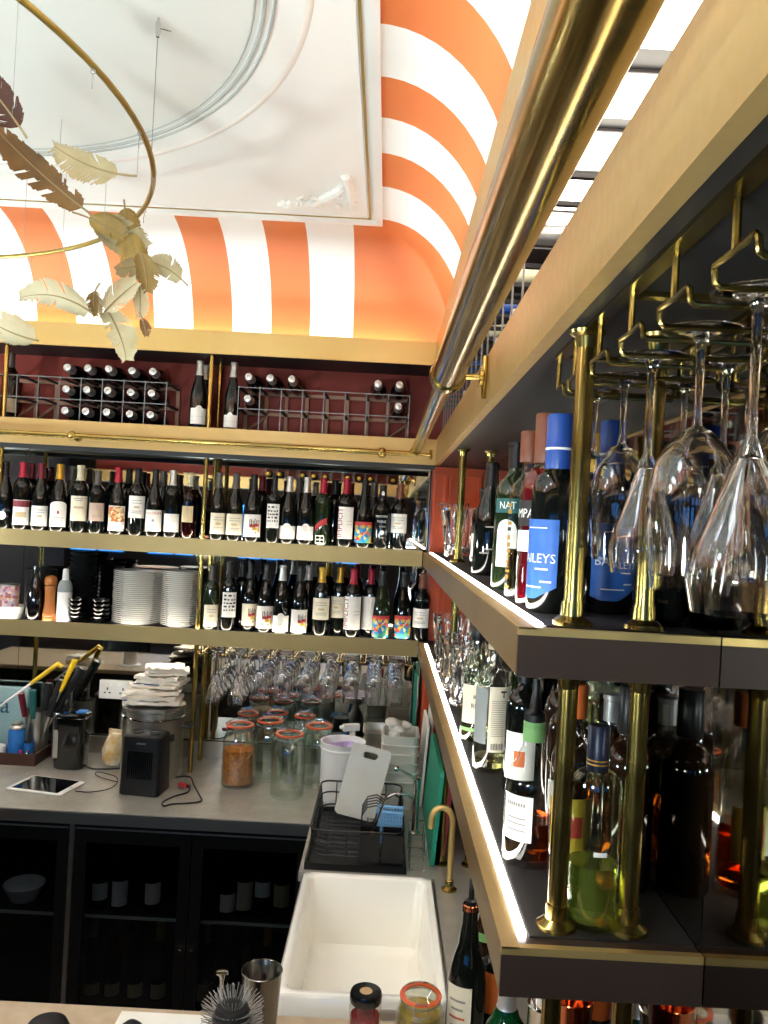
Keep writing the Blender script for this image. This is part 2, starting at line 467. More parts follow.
# lintels above the wine niches, each with its light trough
def lintel(name, a, b, slab_a, slab_b, la, lb):
    o = struct(box(name, a, b, 'brass_satin'))
    box('niche_top', slab_a, slab_b, 'soffit', o)
    led('led_strip', la, lb, 'led_cove', o)
    # area lamp added along the strip to brighten the ceiling
    c = [(a_+b_)/2 for a_, b_ in zip(la, lb)]; along_x = abs(lb[0]-la[0]) > abs(lb[1]-la[1])
    l = bpy.data.lights.new('strip_light', 'AREA'); l.shape = 'RECTANGLE'
    l.size = (abs(lb[0]-la[0]) if along_x else abs(lb[1]-la[1]))*.94; l.size_y = .02
    l.energy = COVE_W*l.size; l.color = COVE_COL; l.spread = math.radians(150)
    lo = bpy.data.objects.new('strip_light', l); COL.objects.link(lo); lo.parent = o
    lo.location = (c[0], c[1], 2.815)
    aim = Vector((CCX if not along_x else c[0], CCY if along_x else c[1], 3.21+.25)) - lo.location
    zx = -aim.normalized(); xx = Vector((1, 0, 0)) if along_x else Vector((0, 1, 0)); yx = zx.cross(xx).normalized()
    lo.rotation_euler = Matrix((xx, yx, zx)).transposed().to_euler()
    return o
lintel('trim_5', (-3.2, YB, ZN2), (.185, YB+.012, 2.84), (-3.2, YB+.012, ZN2), (.43, 3.74, 2.76), (-2.9, YB+.013, 2.762), (.19, YB+.027, 2.766))
lintel('trim_6', (.175, -.4, ZN2), (.187, YB, 2.84), (.187, -.4, ZN2+.001), (.43, YB+.012, 2.759), (.188, -.3, 2.762), (.202, YB, 2.766))
lintel('trim_7', (XL, YF, ZN2), (XL+.012, YB, 2.84), (XL-.28, YF-.2, ZN2), (XL, YB+.012, 2.76), (XL-.016, YF, 2.762), (XL-.002, YB, 2.766))
lintel('trim_8', (XL, YF-.012, ZN2), (.175, YF, 2.84), (XL, YF-.28, ZN2), (.43, YF-.012, 2.76), (XL, YF-.028, 2.762), (.18, YF-.014, 2.766))
struct(box('wall_niche', (-3.2, 3.715, ZN1), (.42, 3.74, ZN2), 'red_wall'))
struct(box('wall_niche_right', (.42, -.4, ZN1), (.432, 3.715, ZN2), 'red_wall'))
struct(box('wall_niche_front', (XL, YF-.29, ZN1), (.42, YF-.28, ZN2), 'red_wall'))
# cornices (floor of the niches)
o = struct(box('trim_9', (-3.2, YB, ZN0), (XC, YB+.02, ZN1), 'brass_panel'))
box('ledge', (-3.2, YB+.02, ZN0+.002), (.43, 3.74, ZN1), 'soffit', o)
box('shadow_gap', (-3.2, YB+.006, ZN0-.02), (XC, YB+.016, ZN0), 'soffit', o)
o = struct(box('trim_10', (XC, -.4, ZN0), (XC+.02, YB, ZN1), 'brass_panel'))
box('ledge', (XC+.02, -.4, ZN0+.002), (.43, YB+.019, ZN1), 'soffit', o)
o = struct(box('trim_11', (XL, YF-.02, ZN0), (XC, YF, ZN1), 'brass_panel'))
box('ledge', (XL, YF-.28, ZN0+.002), (XC, YF-.02, ZN1), 'soffit', o)
o = struct(box('trim_12', (XL-.3, YF-.3, 0), (XL-.28, 3.74, 2.84), 'dark_wall'))
# orange panelling in the far corner
pn = struct(box('wall_corner', (.20, 3.54, .92), (.43, 3.71, ZN0), 'orange_paint'))
for z0, z1 in ((1.0, 1.46), (1.57, 1.85), (1.95, 2.28)):
    for x0, x1 in ((.205, .262), (.272, .41)):
        frame_strip2 = MB()
        wd = .010
        frame_strip2.box((x0, 3.53, z0), (x1, 3.541, z0+wd)).box((x0, 3.53, z1-wd), (x1, 3.541, z1)).box((x0, 3.53, z0+wd), (x0+wd, 3.541, z1-wd)).box((x1-wd, 3.53, z0+wd), (x1, 3.541, z1-wd))
        frame_strip2.build('panel_moulding', 'orange_paint', pn, smooth=False)
# mirrors
mr = thing('wall_mirror', 'large mirror behind the wine shelves on the far wall', 'mirror', (0, YM, 0))
for x0, x1 in ((-3.2, -1.672), (-1.670, -.802), (-.80, .195)):
    box('mirror_panel', (x0, 0, 1.0), (x1, .02, ZN0), 'mirror', mr)
mr = thing('wall_mirror', 'dark mirror along the right wall behind the spirit bottles', 'mirror', (XM, 0, 0))
for y0, y1 in ((-.4, .985), (.987, 2.25), (2.252, 3.535)):
    box('mirror_panel', (0, y0, .93), (.012, y1, ZN0), 'mirror_dark', mr)
# ---------------------------------------------------------------- shelves
def back_shelf(label, top, under=False):
    t = thing('bar_shelf', label, 'shelf', (0, YB, top))
    box('board', (-3.2, .004, -.05), (.16, .262, 0), 'soffit', t)
    box('fascia', (-3.2, -.004, -.062), (XS-.004, .004, .007), 'brass_fascia', t)
    led('led_strip', (-3.1, .006, .0005), (.15, .014, .003), 'led_back', t)
    if under: led('under_strip', (-3.1, .006, -.0545), (.15, .018, -.0505), 'led_under', t)
    return t
back_shelf('long upper shelf carrying wine bottles on the far wall', ZU)
back_shelf('long lower shelf of plates and wine bottles on the far wall', ZL, True)
def right_shelf(label, top, under=False):
    t = thing('bar_shelf', label, 'shelf', (0, 0, top))
    y0, y1 = .972, 3.53
    box('board', (XS+.008, y0+.008, -.056), (XM-.001, y1, -.002), 'bronze_dark', t)
    box('rubber_mat', (.207, y0+.03, -.002), (XM-.001, y1, 0), 'rubber_mat', t)
    box('fascia', (XS, y0+.008, -.058), (XS+.008, YB-.005, -.001), 'bronze_side', t)
    box('edge_trim', (XS, y0, -.0015), (.19, YB-.005, .001), 'brass_panel', t)
    box('end_trim', (XS, y0, -.009), (XM-.001, y0+.01, .0005), 'brass_satin', t)
    box('end_plate', (XS, y0, -.060), (XM-.001, y0+.008, -.009), 'bronze_dark', t)
    led('led_strip', (.192, y0+.03, -.0018), (.203, 3.40, .003), 'led_white', t)
    if under: led('under_strip', (.30, y0+.05, -.0605), (.309, 2.4, -.056), 'led_under', t)
    return t
right_shelf('upper spirit shelf with a bright light strip on the right wall', ZU)
right_shelf('lower spirit shelf with a bright light strip on the right wall', ZL, True)
# brass posts in pairs
def post(x, y, label, levels, r=.012, flange=True, m='brass'):
    t = thing('brass_post', label, 'post', (x, y, levels[0][0]))
    z00 = levels[0][0]
    for z0, z1 in levels:
        MB().lathe([(0, z0-z00), (r, z0-z00), (r, z1-z00), (0, z1-z00)], 16).build('pole', m, t)
        if flange:
            MB().lathe([(r, z0-z00+.03), (r*1.15, z0-z00+.03), (r*1.2, z0-z00+.012), (r*2.0, z0-z00+.005), (r*2.05, z0-z00)], 20).build('flange', m, t)
            MB().lathe([(r*1.9, z1-z00), (r*1.8, z1-z00-.004), (r*1.2, z1-z00-.008), (r, z1-z00-.022)], 20).build('flange', m, t)
lv = [(ZC, ZL-.05), (ZL, ZU-.05), (ZU, ZN0), (ZN1, ZN2)]
for x, nm in ((-.795, 'between the plates and the wine bottles'), (-1.69, 'at the left edge of the far shelves')):
    post(x, 3.487, 'front brass post %s' % nm, lv, .0105, False)
    if x > -1: post(x, 3.665, 'rear brass post %s against the mirror' % nm, lv, .0105, False)
lv = [(ZC, ZL-.06), (ZL, ZU-.06), (ZU, ZN0)]
for y, nm in ((1.03, 'at the near end of the spirit shelves'), (2.68, 'at the far end of the spirit shelves')):
    post(.246, y, 'front brass post %s' % nm, lv, .0125, m='brass_shaded')
    post(.338, y, 'rear brass post %s beside the mirror' % nm, lv, .0125, m='brass_shaded')
# ladder rail on the back cornice and thick rail on the right
t = thing('brass_rail', 'thin brass ladder rail along the far cornice', 'rail', (0, 3.385, EYE+.298))
MB().tube([(-3.1, 0, 0), (.10, 0, 0)], .0115, 14).build('rail_tube', 'brass', t)
def knuckle(mb, c, r):
    mb.lathe([(r*math.sin(PI*i/10), -r*math.cos(PI*i/10)) for i in range(11)], 16, Matrix.Translation(c))
for px in (72, 383):
    X = P(px, 436, 3.385).x
    mb = MB(); knuckle(mb, (X, 0, 0), .02); mb.tube([(X, 0, 0), (X, .055, 0)], .008, 10); mb.lathe([(0, .050), (.016, .050), (.02, .065), (0, .065)], 16, Matrix.Translation((X, 0, 0)) @ Matrix.Rotation(-PI/2, 4, 'X'))
    mb.build('bracket', 'brass', t)
t = thing('brass_pipe', 'thick polished brass pipe running along the right cornice', 'pipe', (.114, 0, EYE+.32))
MB().tube([(0, -.35, 0), (0, 1.70, 0)], .0325, 40).build('thick_tube', 'brass_old', t, angle=60)
MB().tube([(0, 1.70, 0), (0, 3.36, 0), (-.004, 3.385, -.004), (-.012, 3.386, -.022)], .0215, 28).build('thin_tube', 'brass', t)
mb = MB(); R90 = Matrix.Rotation(-PI/2, 4, 'X')
mb.lathe([(.021, 1.675), (.0365, 1.675), (.039, 1.69), (.039, 1.71), (.034, 1.72), (.021, 1.725)], 32, Matrix.Identity(4) @ R90)
mb.build('collar', 'brass', t)
for y in (1.70, -.1):
    mb = MB(); mb.tube([(.02, y, 0), (.076, y, 0)], .0065, 10)
    mb.tube([(.079, y, -.045), (.079, y, .045)], .006, 10); mb.lathe([(0, .068), (.02, .068), (.02, .074), (.012, .078), (0, .078)], 16, Matrix.Translation((0, y, 0)) @ Matrix.Rotation(PI/2, 4, 'Y'))
    mb.build('bracket', 'brass', t)
t2 = thing('brass_bracket', 'small brass bracket tying the pipe end to the far corner', 'bracket', (.114, 3.385, EYE+.298))
mb = MB(); mb.tube([(0, .005, 0), (.06, .005, 0)], .006, 10); mb.tube([(.06, .005, -.02), (.06, .005, .02)], .006, 8); mb.tube([(.06, .005, 0), (.06, .066, 0)], .006, 8)
mb.build('arm', 'brass', t2)
# ---------------------------------------------------------------- counters
t = thing('back_counter', 'brushed steel worktop running along the far wall', 'counter', (0, 0, ZC))
box('worktop', (-3.2, 2.97, -.005), (.415, 3.713, 0), 'steel_top', t)
box('core', (-3.2, 2.985, -.04), (.415, 3.713, -.005), 'dark_wall', t)
box('front_edge', (-3.2, 2.97, -.048), (-.222, 2.985, -.005), 'steel', t)
box('upstand', (-3.2, 3.69, 0), (.2, 3.713, .075), 'steel', t)
t = thing('side_counter', 'steel worktop along the right wall around the white sink', 'counter', (0, 0, ZC))
box('worktop', (-.22, 2.56, -.03), (.415, 2.968, 0), 'steel_top', t)
box('worktop', (.215, 1.15, -.03), (.415, 2.56, 0), 'steel_top', t)
box('base', (-.20, 2.58, -.92), (.41, 2.968, -.03), 'fridge_black', t)
box('base', (.225, 1.16, -.92), (.41, 2.56, -.03), 'fridge_black', t)
t = thing('front_counter', 'pale stone bar counter at the bottom of the picture', 'counter', (0, 0, ZC))
box('worktop', (-2.9, 1.12, -.03), (.20, 1.82, 0), 'stone', t, bevel=.004)
box('base', (-2.9, 1.2, -.92), (.20, 1.78, -.03), 'dark_wall', t)
box('front_lip', (.02, 1.822, -.04), (.20, 1.868, -.004), 'steel', t)
# ---------------------------------------------------------------- sink
def sink():
    x0, x1, y0, y1 = -.205, .208, 1.88, 2.545
    t = thing('belfast_sink', 'deep white ceramic butler sink in the side counter', 'sink', (0, 0, ZC))
    mb = MB()
    def rr(x0, x1, y0, y1, r, z, n=5):
        out = []
        for cx, cy, a in ((x1-r, y1-r, 0), (x0+r, y1-r, PI/2), (x0+r, y0+r, PI), (x1-r, y0+r, 3*PI/2)):
            for i in range(n+1):
                q = a+PI/2*i/n; out.append((cx+r*math.cos(q), cy+r*math.sin(q), z))
        return out
    w_ = .028
    loops = [rr(x0+.004, x1-.004, y0+.004, y1-.004, .02, -.26), rr(x0, x1, y0, y1, .022, -.25), rr(x0, x1, y0, y1, .022, .004), rr(x0+.006, x1-.006, y0+.006, y1-.006, .02, .012),
             rr(x0+w_-.006, x1-w_+.006, y0+w_-.006, y1-w_+.006, .026, .012), rr(x0+w_, x1-w_, y0+w_, y1-w_, .026, .004),
             rr(x0+w_+.012, x1-w_-.012, y0+w_+.02, y1-w_-.02, .03, -.19), rr(x0+w_+.04, x1-w_-.04, y0+w_+.05, y1-w_-.05, .03, -.205)]
    n = len(loops[0]); vs = [p for L in loops for p in L]; fs = []
    for j in range(len(loops)-1):
        for i in range(n): fs.append((j*n+i, j*n+(i+1)%n, (j+1)*n+(i+1)%n, (j+1)*n+i))
    fs.append(tuple(range(n))[::-1]); fs.append(tuple(range((len(loops)-1)*n, len(loops)*n)))
    mb.add(vs, fs).build('basin', 'ceramic', t, angle=50)
    MB().lathe([(0, -.2025), (.04, -.2025), (.044, -.2045)], 24, Matrix.Translation((0, 2.2, 0))).build('drain', 'chrome', t)
    MB().lathe([(.010, 0), (.017, 0), (.017, .003), (.010, .003)], 16, Matrix.Translation((x1-w_-.003, 2.03, -.05)) @ Matrix.Rotation(-PI/2, 4, 'Y'), closed=True).build('overflow_ring', 'chrome', t)
sink()
# ---------------------------------------------------------------- fridges under the back counter
def fridge(label, x0, x1, doors):
    y0, y1, z0, z1 = 3.03, 3.66, .09, .868
    t = thing('bar_fridge', label, 'fridge', (0, 0, 0))
    mb = MB(); mb.box((x0, y0+.03, z0), (x0+.025, y1, z1)).box((x1-.025, y0+.03, z0), (x1, y1, z1)).box((x0+.025, y0+.03, z1-.04), (x1-.025, y1, z1)).box((x0+.025, y0+.03, z0), (x1-.025, y1, z0+.03)).box((x0+.025, y1-.02, z0+.03), (x1-.025, y1, z1-.04))
    mb.build('cabinet', 'fridge_black', t, smooth=False)
    box('top_rail', (x0, y0-.005, z1-.028), (x1, y0+.028, z1), 'fridge_black', t)
    box('rail_line', (x0, y0-.007, z1-.034), (x1, y0-.004, z1-.028), 'wire_grey', t)
    sh = box('wire_shelf', (x0+.03, y0+.07, .468), (x1-.03, y1-.03, .474), 'rack_dark', t)
    box('shelf_edge', (x0+.03, y0+.062, .466), (x1-.03, y0+.07, .476), 'shelf_white', sh)
    wd = (x1-x0)/doors
    for k in range(doors):
        a, b = x0+wd*k+.002, x0+wd*(k+1)-.002
        mb = MB(); s = .042
        mb.box((a, y0, z0), (a+s, y0+.026, z1-.036)).box((b-s, y0, z0), (b, y0+.026, z1-.036)).box((a+s, y0, z1-.036-.05), (b-s, y0+.026, z1-.036)).box((a+s, y0, z0), (b-s, y0+.026, z0+.06))
        d = mb.build('door', 'fridge_black', t, smooth=False)
        box('pane', (a+s-.002, y0+.010, z0+.058), (b-s+.002, y0+.014, z1-.036-.048), 'glass_fridge', d)
        MB().lathe([(0, 0), (.006, 0), (.006, .008), (0, .010)], 12, Matrix.Translation((b-.02 if k == 0 else a+.02, y0, .40)) @ Matrix.Rotation(PI/2, 4, 'X')).build('lock', 'chrome', d)
    return t
fridge('black glass-door fridge at the far left under the counter', -2.1, -1.135, 2)
fridge('black two-door glass bar fridge with bottles under the counter', -1.115, -.225, 2)
struct(box('trim_13', (-1.134, 3.03, .02), (-1.116, 3.06, .868), 'steel'))
struct(box('baseboard_back', (-3.2, 3.06, 0), (-.22, 3.08, .089), 'fridge_black'))
# ---------------------------------------------------------------- downlights added over the bar, out of view, to brighten the counters
def fill_spot(x, y, z, e, ang=95, blend=.7, tilt=(0, 0)):
    t = thing('fill_spotlight', 'small added downlight in the ceiling, out of view', 'spotlight', (x, y, z), group='added downlights over the bar')
    MB().lathe([(.045, 0), (.052, -.004), (.036, -.008), (.034, .0)], 24, closed=True).build('bezel', 'brass', t)
    MB().lathe([(0, -.002), (.034, -.002), (.034, 0)], 24).build('bulb', 'fill_spot_disc', t)
    l = bpy.data.lights.new('downlight', 'SPOT'); l.energy = e; l.spot_size = math.radians(ang); l.spot_blend = blend; l.color = (.95, .98, 1); l.shadow_soft_size = .035
    lo = bpy.data.objects.new('downlight', l); COL.objects.link(lo); lo.parent = t; lo.location = (0, 0, -.02); lo.rotation_euler = (tilt[0], tilt[1], 0)
for x in (-.45, -1.3, -2.15): fill_spot(x, 1.25, 3.2085 if x > -1 else 3.206, 12)
for x in (-.8, -2.2, -3.6): fill_spot(x, -2.6, 3.298, 40)
# opal globe pendants added over the serving side, out of view, to brighten the room
def globe(x, y, z, label):
    t = thing('fill_pendant', label, 'lamp', (x, y, z), group='added opal globe pendants over the serving side')
    R_ = .11
    MB().lathe([(R_*math.sin(PI*i/18), -R_*math.cos(PI*i/18)) for i in range(18)]+[(0, R_)], 32).build('globe', 'globe', t)
    MB().lathe([(.03, R_*.97), (.03, R_+.03), (.008, R_+.04), (.004, R_+.05)], 20).build('holder', 'brass', t)
    MB().tube([(0, 0, R_+.04), (0, 0, 3.209-z)], .003, 8).build('stem', 'brass', t)
for x, nm in ((-.55, 'nearest the right wall'), (-1.35, 'in the middle of three'), (-2.15, 'farthest from the right wall')):
    globe(x, .42, 2.80, 'added opal globe pendant lamp above the serving side, ' + nm)
# brass uplighter floor lamps added around the bar, out of view, to wash the ceiling
def uplighter(x, y, z, label, k=1.0):
    t = thing('fill_uplighter', label, 'lamp', (x, y, 0), group='added brass uplighters around the bar')
    MB().lathe([(0, 0), (.14, 0), (.14, .015), (.02, .03), (.012, .04)], 28).build('foot', 'brass', t)
    MB().tube([(0, 0, .03), (0, 0, z-.13)], .012, 12).build('pole', 'brass', t)
    MB().lathe([(0, z-.14), (.05, z-.135), (.10, z-.10), (.13, z-.05), (.14, z), (.136, z), (.126, z-.048), (.096, z-.096), (0, z-.13)], 32).build('bowl', 'brass', t)
    MB().lathe([(0, z-.105), (.03, z-.10), (.04, z-.085), (.03, z-.07), (0, z-.065)], 18).build('bulb', 'globe', t)
    l = bpy.data.lights.new('fill_uplight', 'POINT'); l.energy = UP_W*k; l.color = (.80, .95, 1.0); l.shadow_soft_size = .11
    lo = bpy.data.objects.new('fill_uplight', l); COL.objects.link(lo); lo.parent = t; lo.location = (0, 0, z-.012)
uplighter(-1.55, .35, 1.70, 'added brass floor uplighter behind the front counter')
uplighter(-2.62, 2.45, 1.80, 'added brass floor uplighter at the left of the bar')
uplighter(-.55, -.35, 1.75, 'added brass floor uplighter beside the photographer')
ORD = ('first', 'second', 'third', 'fourth', 'fifth', 'sixth', 'seventh', 'eighth', 'ninth', 'tenth', 'eleventh', 'twelfth', 'thirteenth', 'fourteenth', 'fifteenth', 'sixteenth', 'seventeenth', 'eighteenth', 'nineteenth', 'twentieth', 'twenty-first', 'twenty-second', 'twenty-third', 'twenty-fourth', 'twenty-fifth', 'twenty-sixth', 'twenty-seventh', 'twenty-eighth', 'twenty-ninth')
# ================================================================ wine bottles
def prof_bottle(shape, r, h):
    k = h/.30; n = .0145*min(1.15, max(.9, r/.037))
    if shape == 'bordeaux':
        p = [(0, .006), (r*.6, .004), (r*.86, 0), (r*.97, .002), (r, .007), (r, .188), (r*.95, .203), (r*.78, .217), (r*.56, .227), (n*1.12, .238), (n, .252), (n*.97, .284), (n*1.07, .2855), (n*1.07, .296), (n*.95, .299), (0, .3)]
    elif shape == 'burgundy':
        p = [(0, .006), (r*.6, .004), (r*.86, 0), (r*.97, .002), (r, .007), (r, .130), (r*.97, .148), (r*.86, .172), (r*.68, .198), (r*.52, .218), (n*1.2, .24), (n, .262), (n*.97, .284), (n*1.1, .2855), (n*1.1, .295), (n*.95, .299), (0, .3)]
    elif shape == 'flute':
        p = [(0, .006), (r*.86, 0), (r, .007), (r, .105), (r*.93, .14), (r*.75, .18), (r*.55, .215), (n*1.1, .25), (n*.97, .284), (n*1.1, .2855), (n*1.1, .296), (0, .3)]
    elif shape == 'port':
        p = [(0, .006), (r*.86, 0), (r*.98, .003), (r*1.0, .01), (r*1.02, .178), (r*1.0, .192), (r*.8, .21), (r*.5, .221), (n*1.15, .228), (n*1.25, .245), (n*1.0, .262), (n, .284), (n*1.12, .2855), (n*1.12, .296), (0, .3)]
    elif shape == 'spirit':          # tall straight spirit bottle with rounded shoulder
        p = [(0, .008), (r*.7, .004), (r*.93, 0), (r, .006), (r, .178), (r*.97, .192), (r*.85, .206), (r*.6, .216), (n*1.15, .223), (n, .232), (n, .276), (n*1.12, .278), (n*1.12, .286), (0, .288)]
    elif shape == 'squat':           # broad whisky bottle
        p = [(0, .008), (r*.7, .004), (r*.93, 0), (r, .007), (r, .150), (r*.97, .172), (r*.85, .194), (r*.62, .212), (n*1.4, .226), (n*1.05, .24), (n, .28), (n*1.15, .282), (n*1.15, .29), (0, .292)]
    return [(a, b*k) for a, b in p]
def rad_at(prof, z):
    for (r0, z0), (r1, z1) in zip(prof[3:], prof[4:]):
        if z0 <= z <= z1 and z1 > z0: return r0+(r1-r0)*(z-z0)/(z1-z0)
    return prof[4][0]
_mc = {}
def cached(key, fn):
    if key not in _mc: _mc[key] = fn()
    return _mc[key]
def capsule(t, prof, z0, z1, m, h, name='capsule'):
    zs = [z0] + [z for r, z in prof if z0 < z < z1] + [z1]
    p = [(rad_at(prof, z)+.0009, z) for z in zs]
    p = p + [(0, z1+.0008)]
    MB().lathe(p, 18).build(name, m, t)
def prints(t, lab, r, a0, a1, z0, z1, style):
    """flat print on a label that spans a0..a1, z0..z1"""
    R = r+.0013; am = (a0+a1)/2; w = a1-a0; h = z1-z0
    def rect(u0, u1, v0, v1, m, name='print', top=None):
        return MB().patch(R, a0+w*u0, a0+w*u1, z0+h*v0, z0+h*v1, max(3, int(16*(u1-u0))), top).build(name, m, lab)
    if style == 'lines':
        for v in (.78, .66, .30, .22): rect(.22, .78, v, v+.025, 'ink_grey')
        rect(.36, .64, .44, .54, 'paper_tan')
    elif style == 'band':
        rect(0, 1, .72, .98, 'label_maroon'); rect(.2, .8, .30, .52, 'paper_tan'); rect(.25, .75, .14, .17, 'ink_grey')
    elif style == 'crest':
        MB().lathe([(0, 0), (.006, .0)], 12, Matrix.Translation((R*math.sin(am), -R*math.cos(am)-.0004, z0+h*.66)) @ Matrix.Rotation(PI/2, 4, 'X') @ Matrix.Diagonal((.9, 1.2, 1, 1))).build('print', 'ink_red', lab)
        for v in (.40, .30): rect(.2, .8, v, v+.03, 'ink_grey')
    elif style == 'sketch':
        rect(.2, .8, .88, .91, 'ink_grey'); rect(.3, .7, .80, .83, 'ink_grey'); rect(.25, .75, .5, .58, 'paper_tan'); rect(.2, .7, .54, .56, 'ink_orange')
    elif style == 'picture':
        rect(.04, .96, .36, .97, 'art_picture'); rect(.75, .9, .72, .9, 'ink_grey')
    elif style == 'wordmark':
        o = put(text_mesh('OUSIM', .012, 'ink_orange', R+.0002, width=w*r*.86), 'lettering', lab, (0, 0, z0+h*.84))
        o.rotation_euler = (0, 0, am); rect(.42, .54, .45, .56, 'ink_grey')
    elif style == 'bump':
        rect(.0, 1, .47, .48, 'ink_grey')
    elif style == 'splash':
        rnd = random.Random(3)
        for i in range(7):
            u = .42+.07*i; rect(u, u+.035, .52+rnd.uniform(-.1, .1), .72+rnd.uniform(0, .12), 'ink')
        rect(.42, .62, .42, .56, 'label_red'); rect(.62, .86, .46, .60, 'label_red'); rect(.55, .75, .30, .44, 'label_yellow'); rect(.78, .88, .22, .44, 'label_yellow'); rect(.40, .46, .16, .24, 'ink_grey'); rect(.66, .74, .14, .24, 'ink_grey')
    elif style == 'doodle':
        rnd = random.Random(5)
        for v in (.86, .70, .56, .42, .28):
            u = .12
            while u < .82:
                du = rnd.uniform(.06, .2); rect(u, min(u+du, .88), v-.025, v+.025+rnd.uniform(0, .03), 'ink'); u += du+rnd.uniform(.05, .14)
    elif style == 'implicit':
        o = put(text_mesh('IMPLICIT', h*.235, 'ink_red', R+.0002, vertical=True, width=h*.92), 'lettering', lab, (0, 0, z0+h*.5))
        o.rotation_euler = (0, 0, a0+w*.17)
        for v in (.55, .45): rect(.55, .9, v, v+.012, 'ink_grey')
    elif style == 'bright':
        rect(0, 1, .80, 1.0, 'label_red'); 
        for u in (.1, .4, .7): rect(u, u+.16, .70, .86, 'label_yellow')
    elif style == 'lower_line':
        rect(.05, .95, .12, .14, 'ink_orange'); rect(.1, .9, .6, .61, 'ink_grey')
mat('label_maroon', '#84303a', 0.5)
def wine(px, py, Y, zbase, shape, glass, cap, lab, label, style=None, h=.30, r=.037, capz=.232, top=None, labmat='paper', group=None, extra=None, lean=0.0):
    c = P(px, py, Y); k = h/.30
    t = thing('wine_bottle', label, 'bottle', (c.x, Y, zbase+.0003), group=group)
    prof = prof_bottle(shape, r, h)
    put(cached(('wb', shape, r, h, glass), lambda: MB().lathe(prof, 26).mesh('glass_body', glass, angle=35)), 'glass_body', t)
    if cap: capsule(t, prof, capz*k, h*1.0, cap, h)
    if lab:
        x0, x1, y0, y1 = lab
        xa, xb = P(x0, (y0+y1)/2, Y-r).x-c.x, P(x1, (y0+y1)/2, Y-r).x-c.x
        zb_, zt = P(px, y1, Y-r).z-zbase, P(px, y0, Y-r).z-zbase
        zb_ = max(zb_, .010)
        a0 = math.asin(max(-.985, xa/r)); a1 = math.asin(min(.985, xb/r))
        # the eye looks along x/Y, so turn the label to face it
        tf = None
        if top == 'bump': tf = lambda q: .012*max(0, 1-((q-.5)/.16)**2)**.5 if abs(q-.5) < .16 else 0
        elif top == 'arch': tf = lambda q: .020*max(0, 1-((q-.5)/.52)**2)**.5-.004
        L = MB().patch(r+.0007, a0, a1, zb_, zt, 16, tf).build('label', labmat, t)
        if style: prints(t, L, r, a0, a1, zb_, zt, style)
    if extra: extra(t, r, h)
    return t
UB = 'wine_glass_dark'
GU = 'wine bottles on the upper far shelf'
GL_ = 'wine bottles on the lower far shelf'
def oval_seal(t, r, h):
    MB().lathe([(0, 0), (.008, .0008), (.0085, 0)], 14, Matrix.Translation((0, -.0165, .245)) @ Matrix.Rotation(PI/2, 4, 'X') @ Matrix.Diagonal((.8, 1.3, 1, 1))).build('seal', 'paper', t)
def madeira(t, r, h):
    o = put(text_mesh('MADEIRA', .013, 'ink_white', r+.0012, width=.056), 'lettering', t, (0, 0, .145))
    o = put(text_mesh('WINE', .016, 'ink_white', r+.0012, width=.042), 'lettering', t, (0, 0, .122))
    MB().patch(r+.0012, -.25, .5, .098, .104, 6).build('print', 'ink_grey', t)
    MB().lathe([(0, 0), (.010, .0004)], 14, Matrix.Translation((.004, -r-.0014, .075)) @ Matrix.Rotation(PI/2, 4, 'X')).build('print', 'ink_white', t)
    MB().patch(r+.0012, -.2, .4, .050, .055, 6).build('print', 'ink_grey', t)
    oval_seal(t, r, h)
def red_diag(t, r, h):
    vs, fs = [], []
    for i in range(11):
        q = i/10; a = -.75+1.4*q; x, y = (r+.0009)*math.sin(a), -(r+.0009)*math.cos(a); z = .070+.035*q-.02*(q-.5)**2
        vs += [(x, y, z), (x, y, z+.026)]
    for i in range(10): fs.append((2*i, 2*i+2, 2*i+3, 2*i+1))
    MB().add(vs, fs).build('label', 'label_red', t)
    for z in (.012, .028, .044): MB().patch(r+.0009, -.7, .35, z, z+.004, 8).build('print', 'ink_white', t)
    for a in (-.7, -.1, .35): MB().patch(r+.0009, a, a+.07, .012, .046, 2).build('print', 'ink_white', t)
def round_label(t, r, h):
    MB().lathe([(0, 0), (.019, 0)], 20, Matrix.Translation((.01, -r-.001, .062)) @ Matrix.Rotation(PI/2, 4, 'X')).build('label', 'paper', t)
    MB().patch(r+.0016, .0, .9, .056, .061, 6).build('print', 'pink_plastic', t)
def neck_tag(t, r, h):
    MB().lathe([(.0175, .225), (.030, .196)], 14, a0=-PI*.9, a1=-PI*.1).build('neck_tag', 'paper', t)
YW = 3.508
def U(px, shape, cap, lab, label, style=None, **k):
    y = 520 + .053*(px-100)
    return wine(px, y, k.pop('Y', YW), ZU, shape, k.pop('glass', UB), cap, lab, label, style, group=GU, **k)
U(3.5, 'burgundy', 'cap_black', None, 'dark wine bottle with round white label at the left end of the upper shelf', extra=round_label)
U(21, 'bordeaux', 'cap_red', (12, 28.6, 500, 525), 'wine bottle with red capsule and maroon-topped white label', 'band')
U(39.5, 'burgundy', 'cap_maroon', (30.5, 47, 506, 526), 'wine bottle with dark red capsule and plain white label, third from left', 'lines')
U(58, 'burgundy', 'cap_gold', (49, 67, 505, 527), 'wine bottle with yellow gold capsule and arched white crest label', 'crest', top='arch')
U(78.5, 'bordeaux', 'cap_cream', (70, 87.5, 496, 521), 'wine bottle with cream capsule and large cream sketch label', 'sketch', labmat='paper_cream')
U(96, 'bordeaux', 'cap_grey', (88.5, 103.5, 503, 521), 'small shouldered wine bottle with dull pinkish tan label', 'lines', labmat='paper_pinkish', h=.28, r=.034)
U(116.5, 'burgundy', 'cap_red', (107.5, 126, 506, 531), 'wine bottle with red capsule and orange picture on white label', 'picture')
U(136, 'bordeaux', 'cap_black', (128, 144.5, 496, 518), 'shouldered wine bottle with black capsule and high white label', 'lines', r=.036)
